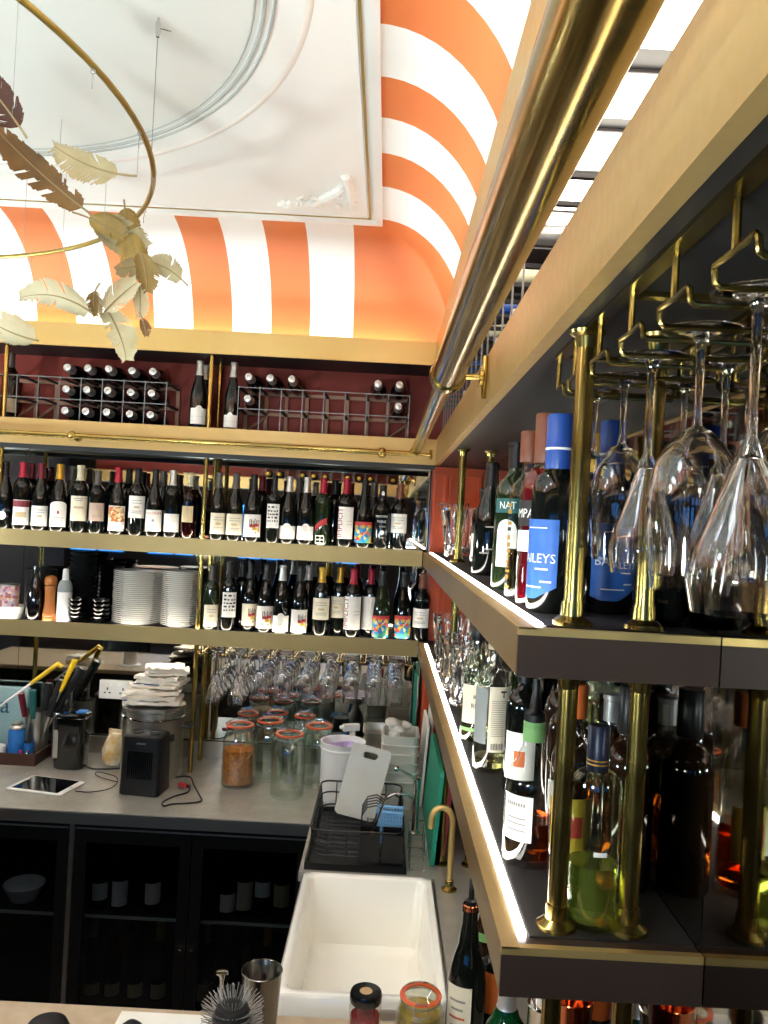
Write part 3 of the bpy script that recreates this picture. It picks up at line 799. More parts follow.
U(153.5, 'burgundy', 'cap_black', (144.5, 162.5, 510, 531.5), 'dark wine bottle whose white label bears orange lettering', 'wordmark', r=.036)
U(171, 'bordeaux', 'cap_silver', (163.5, 178.5, 514, 532), 'wine bottle with silver capsule, white neck tag and low white label', 'lower_line', extra=neck_tag, r=.035)
# dessert wine in clear glass
c = P(188.5, 520, YW); t = thing('wine_bottle', 'clear glass dessert wine bottle of dark red wine with tan label', 'bottle', (c.x, YW, ZU+.0003), group=GU)
pr = prof_bottle('spirit', .034, .29)
MB().lathe(pr, 24).build('glass_body', 'glass_pink_thin', t)
MB().lathe([(0, .009), (.031, .009), (.0322, .012), (.0322, .13), (0, .13)], 24).build('wine', 'liquid_wine', t)
MB().patch(.0347, -.75, .75, .075, .145, 10).build('label', 'paper_tan', t)
capsule(t, pr, .232, .29, 'cap_cream', .29)
U(217, 'burgundy', 'cap_grey', (210, 224.5, 513, 534), 'dark-capped wine bottle right of the brass post with cream label', 'lines', labmat='paper_cream', r=.035)
U(234, 'burgundy', 'cap_grey', (225.5, 241.5, 514, 535), 'grey-capped wine bottle with cream label, second right of the post', 'lines', labmat='paper_cream', r=.036)
U(252, 'burgundy', 'cap_black', (242.5, 261, 514.5, 537), 'wine bottle with red and black splash art on the upper shelf', 'splash')
U(272.5, 'bordeaux', 'cap_black', (266.5, 278.5, 504, 528), 'shouldered wine bottle with small white doodle label on the upper shelf', 'doodle', r=.033)
U(287.5, 'burgundy', 'cap_silver', (278.5, 295.5, 526, 539), 'white-capped wine bottle with low bumped label, left of its twin', 'bump', top='bump', r=.0345, Y=3.515)
U(305, 'burgundy', 'cap_silver', (296.5, 313, 526.5, 540), 'white-capped wine bottle with low bumped label, right of its twin', 'bump', top='bump', r=.0365)
U(321.5, 'bordeaux', 'cap_red', None, 'dark olive wine bottle with red slanting label and white outlines', extra=red_diag, glass='wine_glass_green', r=.036, Y=3.52)
U(344.5, 'bordeaux', 'cap_red', (338, 352.5, 507, 539), 'tall red-capped wine bottle with upright red lettering on the upper shelf', 'implicit', h=.305)
U(363, 'burgundy', 'cap_black', (353.5, 372.5, 522, 543), 'wine bottle with pink-topped blue picture label on the upper shelf', 'bright', labmat='art_bright')
U(381, 'port', 'cap_black', None, 'black fortified wine bottle with white printed lettering and neck seal', extra=madeira, h=.285, r=.036)
U(398.5, 'port', 'cap_brown', (390, 406.5, 514, 533), 'brown-capped wine bottle with white label at the right end of the upper shelf', 'lines', h=.295, r=.036, Y=3.515)
def Lw(px, shape, cap, lab, label, style=None, **k):
    y = 612 + .053*(px-300)
    return wine(px, y, k.pop('Y', YW), ZL, shape, k.pop('glass', UB), cap, lab, label, style, group=GL_, **k)
Lw(210.5, 'bordeaux', 'cap_grey', (203.5, 217, 605, 627), 'green wine bottle with cream label beside the brass post on the lower shelf', 'lines', labmat='paper_cream', glass='wine_glass_green', r=.034, h=.28)
Lw(228, 'bordeaux', 'cap_black', (222, 235, 592.5, 617.5), 'shouldered wine bottle with white doodle label on the lower shelf', 'doodle', r=.035)
Lw(241, 'bordeaux', 'cap_black', None, 'unlabelled dark wine bottle standing behind the lower doodle bottle', Y=3.60, r=.035)
Lw(249, 'burgundy', 'cap_black', (241.5, 256, 604, 626), 'shaded wine bottle with splash art label, set back on the lower shelf', 'splash', labmat='paper_cream', r=.034, Y=3.53)
Lw(265, 'burgundy', 'cap_black', (255.5, 272.5, 606.5, 629), 'bright wine bottle with splash art label, middle of three on lower shelf', 'splash', r=.036)
Lw(281, 'burgundy', 'cap_silver', (272, 288.5, 616, 633), 'white-capped wine bottle with bumped label on the lower shelf', 'bump', top='bump', r=.0355, Y=3.50)
Lw(299, 'burgundy', 'cap_black', (290.5, 308.5, 610, 634), 'wine bottle with splash art label, rightmost of three on lower shelf', 'splash', r=.037)
Lw(307, 'burgundy', 'cap_silver', None, 'white-capped wine bottle hidden behind the splash art bottle', Y=3.60, r=.035)
Lw(320.5, 'bordeaux', 'cap_gold', (312.5, 328.5, 598.5, 620), 'gold-capped wine bottle with square cream label, in front', 'lines', labmat='paper_cream', r=.0365)
Lw(338.5, 'bordeaux', 'cap_gold', (330, 344, 597, 618), 'gold-capped wine bottle with cream label, set back in shade', 'lines', labmat='paper_cream', r=.035, Y=3.545)
Lw(352, 'bordeaux', 'cap_red', (344, 360, 597, 630), 'red-capped wine bottle with upright red lettering on the lower shelf', 'implicit', r=.0365, h=.30)
Lw(369.5, 'bordeaux', 'cap_red', (361, 374, 597, 630), 'red-capped wine bottle with its lettered label turned aside', None, r=.0355, Y=3.56)
Lw(381, 'flute', 'cap_black', (371, 389, 616, 638), 'wine bottle with pink-topped blue picture label, left of the lower pair', 'bright', labmat='art_bright', glass='wine_glass_green', r=.0365, Y=3.495)
Lw(402.5, 'flute', 'cap_black', (394.5, 411.5, 616, 638.5), 'wine bottle with pink-topped blue picture label, right of the lower pair', 'bright', labmat='art_bright', r=.0365)
Lw(421, 'port', 'cap_brown', (412.5, 428.5, 609, 628), 'brown-capped wine bottle with white label at the right end of the lower shelf', 'lines', h=.295, r=.036)
Lw(427, 'port', 'cap_brown', None, 'dark wine bottle standing behind the lower brown-capped one', Y=3.605, h=.295, r=.034)
for i, px in enumerate((30, 70, 127, 161, 260, 297, 333, 372)):
    U(px, 'burgundy' if i % 2 else 'bordeaux', ('cap_maroon', 'cap_grey', 'cap_black', 'cap_grey')[i % 4], None,
      ('dark bottle in the back row behind the maroon-topped label', 'dark bottle in the back row behind the cream sketch label', 'dark bottle in the back row behind the orange picture label', 'dark bottle in the back row behind the orange lettering',
       'dark bottle in the back row behind the splash art label', 'dark bottle in the back row behind the bumped label twins', 'dark bottle in the back row behind the slanting red label', 'dark bottle in the back row behind the blue picture label')[i], Y=3.61, r=.036)
# ---------------------------------------------------------------- wine racks in the niche
def lying_bottle(loc, label, group, cap='cap_silver', rz=0.0, glass=UB, h=.30, first=[None]):
    t = thing('wine_bottle', label, 'bottle', loc, (0, 0, rz), group)
    pr = prof_bottle('burgundy', .037, h)
    T = Matrix.Rotation(PI/2, 4, 'X') @ Matrix.Translation((0, 0, -h))   # neck points to local -y, mouth at the origin
    put(cached(('ly', glass), lambda: MB().lathe(pr, 20, T).mesh('glass_body', glass)), 'glass_body', t)
    zs = [.225] + [z for r, z in pr if .225 < z < .30] + [.30]
    cp = [(rad_at(pr, z)+.0009, z) for z in zs] + [(0, .3008)]
    put(cached(('lc', cap), lambda: MB().lathe(cp, 16, T).mesh('capsule', cap)), 'capsule', t)
    return t
def rack(label, loc, nx, nz, p, rz=0.0, depth=.20, px=None):
    """metal wire face in front, wooden slats behind; local x across, front at y=0"""
    t = thing('wine_rack', label, 'wine rack', loc, (0, 0, rz))
    W, H = nx*p, nz*p; b = .0018
    hm = MB().box((-b, -b, -b), (W+b, b, b)).mesh('wire_bar', 'wire_grey', smooth=False)
    vm = MB().box((-b, -b, 0), (b, b, H+.006)).mesh('wire_bar', 'wire_grey', smooth=False)
    hw = MB().box((-.006, -.006, -.008), (W+.006, .006, .008)).mesh('wood_slat', 'rack_wood', smooth=False)
    vw = MB().box((-.008, -.006, 0), (.008, .006, H)).mesh('wood_slat', 'rack_wood', smooth=False)
    dm = MB().box((-.006, 0, -.004), (.006, depth, .004)).mesh('side_strip', 'rack_dark', smooth=False)
    for j in range(nz+1):
        put(hm, 'wire_bar', t, (0, 0, .003+j*p)); put(hw, 'wood_slat', t, (0, depth, .009+j*p))
        for i in range(nx+1): put(dm, 'side_strip', t, (i*p, 0, .005+j*p))
    for i in range(nx+1):
        put(vm, 'wire_bar', t, (i*p, 0, 0)); put(vw, 'wood_slat', t, (i*p, depth, 0))
    if px:                                            # thin diagonal wooden brace
        for i in px:
            mb = MB(); mb.tube([(i*p, depth-.012, .01), ((i+1)*p, depth-.012, p-.005)], .006, 4); mb.build('brace', 'rack_wood', t)
    return t
RP = .0935
YR = 3.50
xl = P(-5, 395, YR).x
rack('wire wine rack holding rows of silver-capped bottles, left of the brass post', (xl, YR, ZN1), 8, 2, RP, px=(0, 1))
GR = 'bottles lying in the left wine rack'
rown = ('bottom', 'middle', 'top')
for j in range(3):
    for i, k in enumerate((3, 4, 5, 6, 7)):
        lying_bottle((xl+(k+.45)*RP, YR-.035-.01*((i*7+j*3) % 3), ZN1+.043+j*RP), 'silver-capped bottle lying in the left rack, %s row, %s from the left' % (rown[j], ORD[i]), GR, rz=.10)
xr = P(238.5, 395, YR).x
rack('half empty wire wine rack right of the brass post', (xr, YR, ZN1), 8, 2, RP, px=(0, 7))
GR2 = 'bottles lying in the right wine rack'
for k, j, nm in ((0, 2, 'on top at the left end'), (1, 2, 'on top, second from left'), (2, 2, 'on top, third from left'), (6, 2, 'on top, second from right end'), (7, 2, 'on top at the right end'), (0, 1, 'in the upper cell at the left end'), (7, 1, 'in the upper cell at the right end')):
    lying_bottle((xr+(k+.5)*RP, YR-.04, ZN1+.043+j*RP), 'silver-capped bottle %s of the half empty rack' % nm, GR2)
wine(197.5, 420, 3.52, ZN1, 'burgundy', UB, 'cap_silver', (190, 208, 408, 424), 'dark bottle with white label standing left of the post beside the full rack', 'bump', top='bump')
wine(203.5, 420, 3.62, ZN1, 'burgundy', UB, 'cap_silver', None, 'dark bottle standing at the back of the niche left of the post')
wine(231, 425, 3.52, ZN1, 'burgundy', UB, 'cap_silver', (223, 236, 415, 430), 'dark bottle with white label standing right of the post beside the rack', 'bump', top='bump', r=.034)
wine(9, 410, 3.58, ZN1, 'bordeaux', 'wine_glass_brown', 'cap_grey', (3, 14, 398, 412), 'brown bottle standing behind the left rack near the picture edge', 'lines', labmat='paper_tan', r=.036)
# ---------------------------------------------------------------- racks in the right-hand niche
XR0 = XC+.016
rack('wire wine rack above the right cornice behind the thick pipe', (XR0, 3.30, ZN1), 16, 2, .12, rz=-PI/2, depth=.17)
GR3 = 'bottles lying in the right cornice rack'
for k in range(6):                                     # frosted tube lamps fixed under the top of the niche
    y = .84+.177*k
    t = thing('tube_lamp', 'frosted white tube lamp above the right cornice, %s from the near end' % ORD[k], 'lamp', (XR0, y, EYE+.655), group='tube lamps above the right cornice')
    MB().lathe([(0, 0), (.026, .0), (.030, .004), (.030, .19), (.026, .196), (0, .196)], 20, Matrix.Rotation(PI/2, 4, 'Y')).build('frosted_tube', 'lamp_tube', t)
    MB().box((.02, -.012, .030), (.18, .012, ZN2-EYE-.655)).build('mount', 'rack_dark', t, smooth=False)
    MB().lathe([(.0301, .06), (.0307, .06), (.0307, .062), (.0301, .062)], 20, Matrix.Rotation(PI/2, 4, 'Y'), closed=True).build('wire_band', 'wire_grey', t)
for k, cap in ((5, 'cap_blue'), (6, 'cap_silver'), (8, 'cap_silver'), (9, 'cap_cream'), (11, 'cap_blue'), (12, 'cap_silver'), (13, 'cap_cream'), (14, 'cap_silver'), (15, 'cap_silver')):
    y = 3.30-(k+.5)*.12
    if True:
        lying_bottle((XR0+.006, y, ZN1+.043+.12*(k % 2)), '%s bottle in the rack above the right cornice, %s cell from the far corner' % ({'cap_silver': 'silver-capped', 'cap_blue': 'blue-capped', 'cap_cream': 'cream-capped'}[cap], ORD[k]), GR3, cap=cap, rz=-PI/2, h=.30)
# the same kind of rack on the near side of the bar, seen only in the mirror
rk = rack('wire wine rack seen reflected in the far mirror above the near cornice', (.1, YF-.03, ZN1), 12, 2, .11, rz=PI)
for i in range(12):
    for j in range(2):
        if (i*3+j) % 4 == 3: continue
        lying_bottle((.1-(i+.5)*.11, YF-.01, ZN1+.045+j*.11), 'gold-capped bottle in the reflected near rack', 'bottles in the near rack seen in the mirror', cap='cap_gold', rz=PI)
# ================================================================ hanging stemware
def glass_profile(kind, h, r):
    f = .0375
    foot = [(0, 0), (f, 0), (f, .0012), (f*.5, .0035), (.008, .007), (.0045, .016)]
    if kind == 'cone':
        s = .45*h
        out = [(.0038, .25*h), (.0036, .36*h), (.0048, s), (.010, s+.04*h), (r*.55, .66*h), (r*.86, .80*h), (r, .885*h), (r*.985, .90*h), (r*.88, h)]
        inn = [(r*.88-.0012, h), (r*.985-.0014, .90*h), (r-.0016, .885*h), (r*.86-.0015, .80*h), (r*.55-.0015, .67*h), (.007, s+.07*h), (0, s+.055*h)]
    else:
        s = .37*h
        out = [(.0038, .2*h), (.0036, .30*h), (.0052, s), (.014, s+.02*h), (r*.62, s+.07*h), (r*.86, s+.14*h), (r*.98, s+.24*h), (r, s+.30*h), (r*.97, s+.40*h), (r*.84, h)]
        inn = [(r*.84-.0012, h), (r*.97-.0014, s+.40*h), (r-.0015, s+.30*h), (r*.98-.0015, s+.24*h), (r*.86-.0015, s+.145*h), (r*.62-.001, s+.08*h), (.012, s+.035*h), (0, s+.03*h)]
    return foot+out+inn
def hang_glass(loc, kind, h, r, m, label, group, n=28):
    o = put(cached(('hg', kind, h, r, m), lambda: MB().lathe(glass_profile(kind, h, r), n).mesh('wine_glass', m, angle=30)), 'wine_glass', None, loc, (PI, 0, 0))
    return tag(o, label, 'glass', group)
# rack of brass wire under the right cornice
ZR = EYE+.198
t = thing('glass_rack', 'brass wire rack for stemware under the right cornice', 'glass rack', (0, 0, 0))
XA, XB = .246, .405
for x in (XA, XB): box('mount_strip', (x-.009, .30, ZN0-.004), (x+.009, 1.19, ZN0+.002), 'brass_shaded', t)
for y in (.42, .86, 1.185): box('mount_strip', (XA+.009, y-.008, ZN0-.0038), (XB-.009, y+.008, ZN0+.002), 'brass_shaded', t)
HY = [.338+.125*k for k in range(7)]
d = .037
def hook(y, sides):
    mb = MB(); wr = .0029
    mb.tube([(XA, y, ZN0-.003), (XA, y, ZR+.016)], .0035, 8)
    mb.tube([(XB, y, ZN0-.003), (XB, y, ZR+.016)], .0035, 8)
    for s in sides:
        e = y+s*d
        mb.tube([(XA, y, ZR+.016), (XA-.001, e-s*.003, ZR+.016), (XA, e, ZR+.013), (XA+.001, e, ZR+.003), (XA+.005, e, ZR), (XB-.005, e, ZR), (XB-.001, e, ZR+.003), (XB, e, ZR+.013), (XB+.001, e-s*.003, ZR+.016), (XB, y, ZR+.016)], wr, 8)
    return mb
for y in HY: hook(y, (-1, 1)).build('wire_hanger', 'brass_shaded', t)
hook(HY[-1]+.125-.02, (-1,)).build('wire_hanger', 'brass_shaded', t)
mids = [(HY[k]+HY[k+1])/2 for k in range(1, 6)] + [HY[-1]+.0525]
zf = ZR+.0029+.0022
GG = 'stemware hanging under the right cornice'
spec = [('cone', .262, .046, mids[1], .293, 'largest cone-shaped wine glass hanging nearest in the brass rack'),
        ('round', .253, .043, mids[2], .296, 'big round wine glass hanging second nearest in the brass rack front row'),
        ('cone', .245, .038, mids[3], .290, 'cone-shaped wine glass hanging third nearest in the brass rack front row'),
        ('round', .235, .036, mids[4], .296, 'round wine glass hanging fourth nearest in the brass rack front row'),
        ('round', .235, .036, mids[5], .289, 'round wine glass hanging farthest in the brass rack front row'),
        ('round', .235, .036, mids[2], .376, 'round wine glass beside the mirror in the rack, nearest of its row'),
        ('cone', .245, .037, mids[3], .374, 'cone-shaped wine glass beside the mirror in the brass rack'),
        ('round', .235, .037, mids[4], .374, 'round wine glass beside the mirror in the rack, second from the far end')]
for kind, h, r, y, x, lab in spec: hang_glass((x, y, zf), kind, h, r, 'glass_real', lab, GG, 40)
# stemware under the lower far shelf: brass hooks and glasses in columns
t = thing('glass_rack', 'row of brass rails for stemware under the lower far shelf', 'glass rack', (0, 0, 0))
hx = [P(202+23*k, 647+1.2*k, 3.46).x for k in range(10)]
ZG = ZL-.062-.036
for x in hx:
    mb = MB(); mb.tube([(x, 3.452, ZL-.063), (x, 3.452, ZG), (x, 3.456, ZG-.003), (x, 3.70, ZG-.003)], .0032, 8)
    mb.tube([(x, 3.69, ZL-.051), (x, 3.69, ZG)], .003, 6)
    mb.tube([(x-.012, 3.453, ZG-.0025), (x+.012, 3.453, ZG-.0025)], .003, 6)
    mb.tube([(x-.012, 3.453, ZG-.0025), (x-.012, 3.70, ZG-.0025)], .003, 6); mb.tube([(x+.012, 3.453, ZG-.0025), (x+.012, 3.70, ZG-.0025)], .003, 6)
    mb.build('hook_rail', 'brass', t)
rowname = ('front', 'middle', 'rear')
for k in range(9):
    x = (hx[k]+hx[k+1])/2
    for j in range(3):
        kind = 'cone' if k < 2 else 'round'
        hang_glass((x+random.uniform(-.003, .003), 3.495+.083*j, ZG+.0022), kind, .225 if kind == 'cone' else .19, .036, 'glass_real',
                   '%s glass hanging under the lower shelf, %s column from the post, %s of three' % ('cone' if k < 2 else 'round', ORD[k], rowname[j]), 'stemware under the lower far shelf', 22)
# ================================================================ right-hand spirit bottles
def spirit(x, y, zb, label, shape='spirit', h=.29, r=.036, glass='glass_thin', liquid=None, level=.4, cap='cap_black', capz=.235, capr=None, labels=(), name='spirit_bottle', extra=None, rz=0.0):
    t = thing(name, label, 'bottle', (x, y, zb+.0003), (0, 0, rz))
    pr = prof_bottle(shape, r, h)
    MB().lathe(pr, 30).build('glass_body', glass, t, angle=35)
    if liquid:
        top = h*level; zs = [.012] + [z for q, z in pr if .012 < z < top] + [top]
        lp = [(0, .010), (r*.88, .010)] + [(rad_at(pr, z)-.0026, z) for z in zs] + [(0, top)]
        MB().lathe(lp, 28).build('liquid', liquid, t, angle=35)
    if cap:
        if capr:
            MB().lathe([(capr*.97, capz), (capr, capz+.002), (capr, h+.002), (capr*.92, h+.004), (0, h+.004)], 22).build('cap', cap, t)
        else: capsule(t, pr, capz*h/.30, pr[-1][1], cap, h, 'cap')
    for m, a0, a1, z0, z1 in labels:
        MB().patch(r+.0008, a0, a1, z0, z1, 14).build('label', m, t)
    if extra: extra(t, r, h)
    return t
def at(px, py, z): return G(px, py, z)
# --- upper shelf
def baileys(t, r, h):
    vs, fs = [], []
    R = r+.0009
    for i in range(15):
        q = i/14; a = -.95+1.9*q; x, y = R*math.sin(a), -R*math.cos(a)
        vs += [(x, y, .020+(.018*(q-.55)/.45 if q > .55 else .018*(.2-q)/.2*.3 if q < .2 else 0)), (x, y, .135)]
    for i in range(14): fs.append((2*i, 2*i+2, 2*i+3, 2*i+1))
    L = MB().add(vs, fs).build('label', 'label_blue', t)
    put(text_mesh('BAILEYS', .019, 'ink_white', R+.0005, width=.066), 'lettering', L, (0, 0, .078))
    MB().patch(R+.0005, .05, .6, .062, .0645, 6).build('print', 'ink_white', L); MB().patch(R+.0005, .3, .75, .044, .0465, 6).build('print', 'ink_white', L)
    MB().patch(R+.0005, -.55, .35, .036, .038, 6).build('print', 'ink_white', L); MB().patch(R+.0005, -.45, .5, .122, .1235, 6).build('print', 'ink_white', L)
    MB().lathe([(.0205, .238), (.0205, .2415)], 20).build('cap_band', 'ink_white', t)
def upper(x, y, *a, **k): return spirit(x, y, ZU, *a, **k)
upper(.250, 1.182, 'dark bottle with blue lettered label and blue cap, left of the front post', h=.287, r=.037, glass='wine_glass_dark', cap='cap_blue', capz=.205, capr=.0195, extra=baileys, rz=-1.0)
upper(.340, 1.222, 'dark bottle with blue lettered label behind the front post', h=.287, r=.0395, glass='wine_glass_dark', cap='cap_blue', capz=.205, capr=.0195, extra=baileys, rz=.1)
def campari(t, r, h):
    L = MB().patch(r+.0009, -1.1, 1.3, .125, .165, 14).build('label', 'ink', t)
    put(text_mesh('CAMPARI', .020, 'ink_white', r+.0016, width=.078), 'lettering', L, (0, 0, .144))
    MB().patch(r+.0009, -.9, 1.2, .085, .118, 14).build('label', 'paper', t)
upper(.247, 1.268, 'red liqueur bottle with brown stopper beside the blue-labelled bottle', h=.30, r=.036, glass='glass_thin', liquid='liquid_red', level=.72, cap='cap_brown', capz=.225, capr=.018, extra=campari, rz=-1.15)
def gold_edge(t, r, h):
    rnd = random.Random(8); z = .018
    while z < .165:
        dz = rnd.uniform(.004, .012); MB().patch(r+.0008, -1.5, -1.12+rnd.uniform(-.1, .1), z, z+dz*.7, 4).build('print', 'ink_gold' if rnd.random() < .7 else 'ink', t); z += dz+rnd.uniform(.001, .004)
upper(.244, 1.385, 'clear round-shouldered bottle with dark stopper and gold side lettering', h=.285, r=.033, glass='glass_thin', liquid='liquid_pale', level=.3, cap='cap_brown', capz=.235, capr=.0185, extra=gold_edge)
def oval_label(t, r, h):
    L = MB().patch(r+.0009, -.8, .8, .150, .178, 10).build('label', 'teal_plastic', t)
    put(text_mesh('NAT', .020, 'ink_white', r+.0016, width=.034), 'lettering', L, (0, 0, .164))
    MB().patch(r+.0009, -.55, .55, .045, .115, 12, lambda q: .022*max(0, 1-((q-.5)/.5)**2)**.5).build('label', 'paper', t)
upper(.252, 1.585, 'dark green bottle with white arched label on the upper spirit shelf', h=.305, r=.038, glass='wine_glass_green', cap='cap_black', extra=oval_label, rz=-.5)
def script(t, r, h):
    for z, a in ((.055, -.3), (.065, -.1), (.12, 0)): MB().patch(r+.001, a-.4, a+.2, z, z+.003, 6).build('print', 'ink_grey', t)
upper(.262, 2.02, 'plain black bottle with tall black cap on the upper spirit shelf', shape='burgundy', h=.285, r=.040, glass='wine_glass_dark', cap='cap_black', extra=script)
def twin(t, r, h):
    MB().patch(r+.0009, -.9, .3, .03, .10, 10).build('label', 'paper', t); MB().patch(r+.0014, -.2, .5, .10, .125, 8).build('label', 'label_yellow', t)
upper(.295, 2.42, 'small dark liqueur bottle with white and yellow labels by the crystal', h=.25, r=.036, glass='wine_glass_brown', cap='cap_black', extra=twin, rz=-.4)
upper(.372, 2.2, 'black bottle in the rear row of the upper spirit shelf near the far posts', h=.29, r=.036, glass='wine_glass_dark', cap='cap_grey')
upper(.372, 1.75, 'dark brown bottle in the rear row of the upper spirit shelf', h=.30, r=.036, glass='wine_glass_brown', cap='cap_black')
upper(.372, 1.43, 'dark bottle with gold cap in the rear row of the upper spirit shelf', h=.31, r=.036, glass='wine_glass_dark', cap='cap_gold')
upper(.312, 1.47, 'clear bottle with red label among dark bottles on the upper spirit shelf', h=.30, r=.035, glass='glass_thin', liquid='liquid_pale', level=.6, cap='cap_red', labels=(('label_red', -.9, .9, .05, .12),))
upper(.380, 1.325, 'dark bottle beside the mirror behind the blue-labelled bottles', h=.29, r=.034, glass='wine_glass_brown', cap='cap_brown')
upper(.376, 1.09, 'black bottle in front of the mirror at the near shelf end', h=.26, r=.034, glass='wine_glass_dark', cap='cap_black')
# crystal
def crystal_glass(x, y, zb, h, r0, r1, label, tilt=(0, 0, 0)):
    t = thing('crystal_glass', label, 'glass', (x, y, zb+.0003), tilt, 'cut crystal glasses on the spirit shelves')
    n = 16; vs, fs = [], []
    rows = 13
    for j in range(rows+1):
        q = j/rows; z = h*q; r = r0+(r1-r0)*q**1.6
        for i in range(n):
            a = 2*PI*(i+.28*j)/n if j < 5 else 2*PI*(i+.28*4)/n
            rr = r*(1+.05*(1 if i % 2 else -1)*(1 if j < rows-1 else .2))
            vs.append((rr*math.cos(a), rr*math.sin(a), z))
    for j in range(rows):
        for i in range(n): fs.append((j*n+i, j*n+(i+1) % n, (j+1)*n+(i+1) % n, (j+1)*n+i))
    o = len(vs)
    for j in range(2):
        z = h if j == 0 else .012
        r = (r1 if j == 0 else r0)-.004
        for i in range(n): a = 2*PI*i/n; vs.append((r*math.cos(a), r*math.sin(a), z))
    for i in range(n):
        fs.append((rows*n+i, rows*n+(i+1) % n, o+(i+1) % n, o+i)); fs.append((o+i, o+(i+1) % n, o+n+(i+1) % n, o+n+i))
    fs.append(tuple(range(n))[::-1]); fs.append(tuple(range(o+n, o+2*n)))
    MB().add(vs, fs).build('cut_glass', 'crystal', t, smooth=False)
crystal_glass(.262, 3.10, ZU, .21, .030, .058, 'flared cut crystal vase on the upper shelf by the orange panel')
crystal_glass(.325, 3.22, ZU, .20, .028, .050, 'flared cut crystal vase standing second on the upper shelf')
crystal_glass(.225, 2.80, ZL, .20, .028, .044, 'cut crystal highball farthest along the lower spirit shelf')
crystal_glass(.300, 2.86, ZL, .22, .028, .044, 'cut crystal highball beside the mirror on the lower spirit shelf')
crystal_glass(.228, 2.50, ZL, .17, .028, .042, 'short cut crystal glass at the light strip, nearest of its cluster')
crystal_glass(.238, 2.29, ZL, .19, .028, .042, 'cut crystal glass right behind the rum bottle')
crystal_glass(.318, 2.42, ZL, .21, .028, .044, 'tall cut crystal glass between the rum bottle and the mirror')
# --- lower shelf
def lower(x, y, *a, **k): return spirit(x, y, ZL, *a, **k)
def rum(t, r, h):
    L = MB().patch(r+.0009, -1.2, .9, .045, .135, 12).build('label', 'paper_cream', t)
    MB().patch(r+.0015, -.3, .0, .104, .112, 4).build('print', 'ink_grey', L); put(text_mesh('RUM', .016, 'ink', r+.0016, width=.030), 'lettering', L, (0, 0, .086))
    MB().patch(r+.0009, -1.2, .9, .026, .034, 10).build('label', 'label_green', t)
lower(.238, 1.92, 'white rum bottle with cream label and black cap by the light strip', h=.28, r=.034, glass='glass_green_thin', liquid='liquid_pale', level=.16, cap='cap_black', capz=.238, capr=.0175, extra=rum)
def back_label(t, r, h):
    L = MB().patch(r+.0009, -.35, 1.05, .045, .180, 14).build('label', 'paper_cream', t)
    R = r+.0014
    for i in range(17): MB().patch(R, -.2, .9-.15*(i % 3), .150-.0045*i, .1512-.0045*i, 6).build('print', 'ink_grey', L)
    MB().patch(R, .42, .50, .158, .172, 3).build('print', 'ink', L); MB().patch(R, .28, .64, .168, .172, 4).build('print', 'ink', L)
    for i in range(14): MB().patch(R, -.15+.05*i, -.15+.05*i+(.02 if i % 3 else .034), .050, .063, 2).build('bar_code', 'ink', L)
    MB().patch(r+.0009, -1.4, -.45, .06, .175, 8).build('label', 'blue_grey', t)
mat('blue_grey', '#8d9290', .5)
lower(.246, 1.69, 'clear bottle showing its cream back label with bar code', h=.29, r=.037, glass='glass_thin', liquid='liquid_pale', level=.1, cap='cap_cream', capz=.262, extra=back_label)
def whisky(t, r, h):
    MB().lathe([(.0165, .184), (.0172, .186), (.0172, .212), (.0165, .214)], 20).build('neck_band', 'label_green', t)
    L = MB().patch(r+.0009, -1.35, -.1, .040, .108, 12).build('label', 'paper', t)
    for a in range(8): MB().patch(r+.0015, -1.15+.1*a, -1.15+.1*a+.065, .092, .097, 2).build('print', 'ink_grey', L)
    for z in (.055, .065, .073): MB().patch(r+.0015, -1.1, -.35, z, z+.002, 5).build('print', 'ink_grey', L)
    MB().lathe([(.0145, .214), (.0165, .215), (.0165, .225), (.010, .231), (.0065, .259), (.005, .279), (0, .28)], 16).build('pourer', 'black_plastic', t)
lower(.246, 1.235, 'squat whisky bottle with green neck band, white label and amber remainder', shape='squat', h=.218, r=.040, glass='glass_thin', liquid='liquid_dark_amber', level=.30, cap=None, extra=whisky)
def tonic(t, r, h):
    MB().patch(r+.0009, -1.2, .8, .05, .13, 12).build('label', 'label_yellow', t); MB().patch(r+.0013, -.8, .3, .075, .105, 8).build('label', 'label_red', t)
lower(.291, 1.165, 'slim bottle with orange cap and yellow label behind the front post', h=.285, r=.032, glass='glass_thin', liquid='liquid_amber', level=.35, cap='orange_plastic', capz=.24, capr=.0165, extra=tonic)
# green liqueur in a ribbed bottle
def green_bottle():
    x, y = .2935, 1.047
    t = thing('liqueur_bottle', 'ribbed clear bottle half full of green liqueur between the near posts', 'bottle', (x, y, ZL+.0003))
    r, h = .0335, .258
    pr = [(0, .006), (r*.7, .003), (r*.92, 0), (r, .006)]
    for i in range(23):
        z = .012+i*.0062; pr.append((r*(1.0+(.012 if i % 2 else -.02)), z))
    pr += [(r, .157), (r*1.0, .178), (r*.93, .189), (r*.72, .197), (.0145, .202), (.0128, .206), (.0128, .25), (0, .251)]
    MB().lathe(pr, 32).build('glass_body', 'glass_green_thin', t, angle=20)
    MB().lathe([(0, .008), (r*.86, .008)]+[(r*(.93+(.014 if i % 2 else -.024)), .012+i*.0062) for i in range(12)]+[(0, .0815)], 32).build('liquid', 'liquid_green', t)
    MB().lathe([(.0139, .198), (.0142, .2), (.0142, .256), (.013, .258), (0, .258)], 24).build('cap', 'cap_navy', t)
    for z in (.207, .212): MB().lathe([(.0142, z), (.0147, z+.001), (.0142, z+.002)], 24).build('cap_ring', 'cap_gold', t)
    MB().patch(r+.0012, -.25, .25, .098, .104, 6).build('label', 'paper', t)
green_bottle()
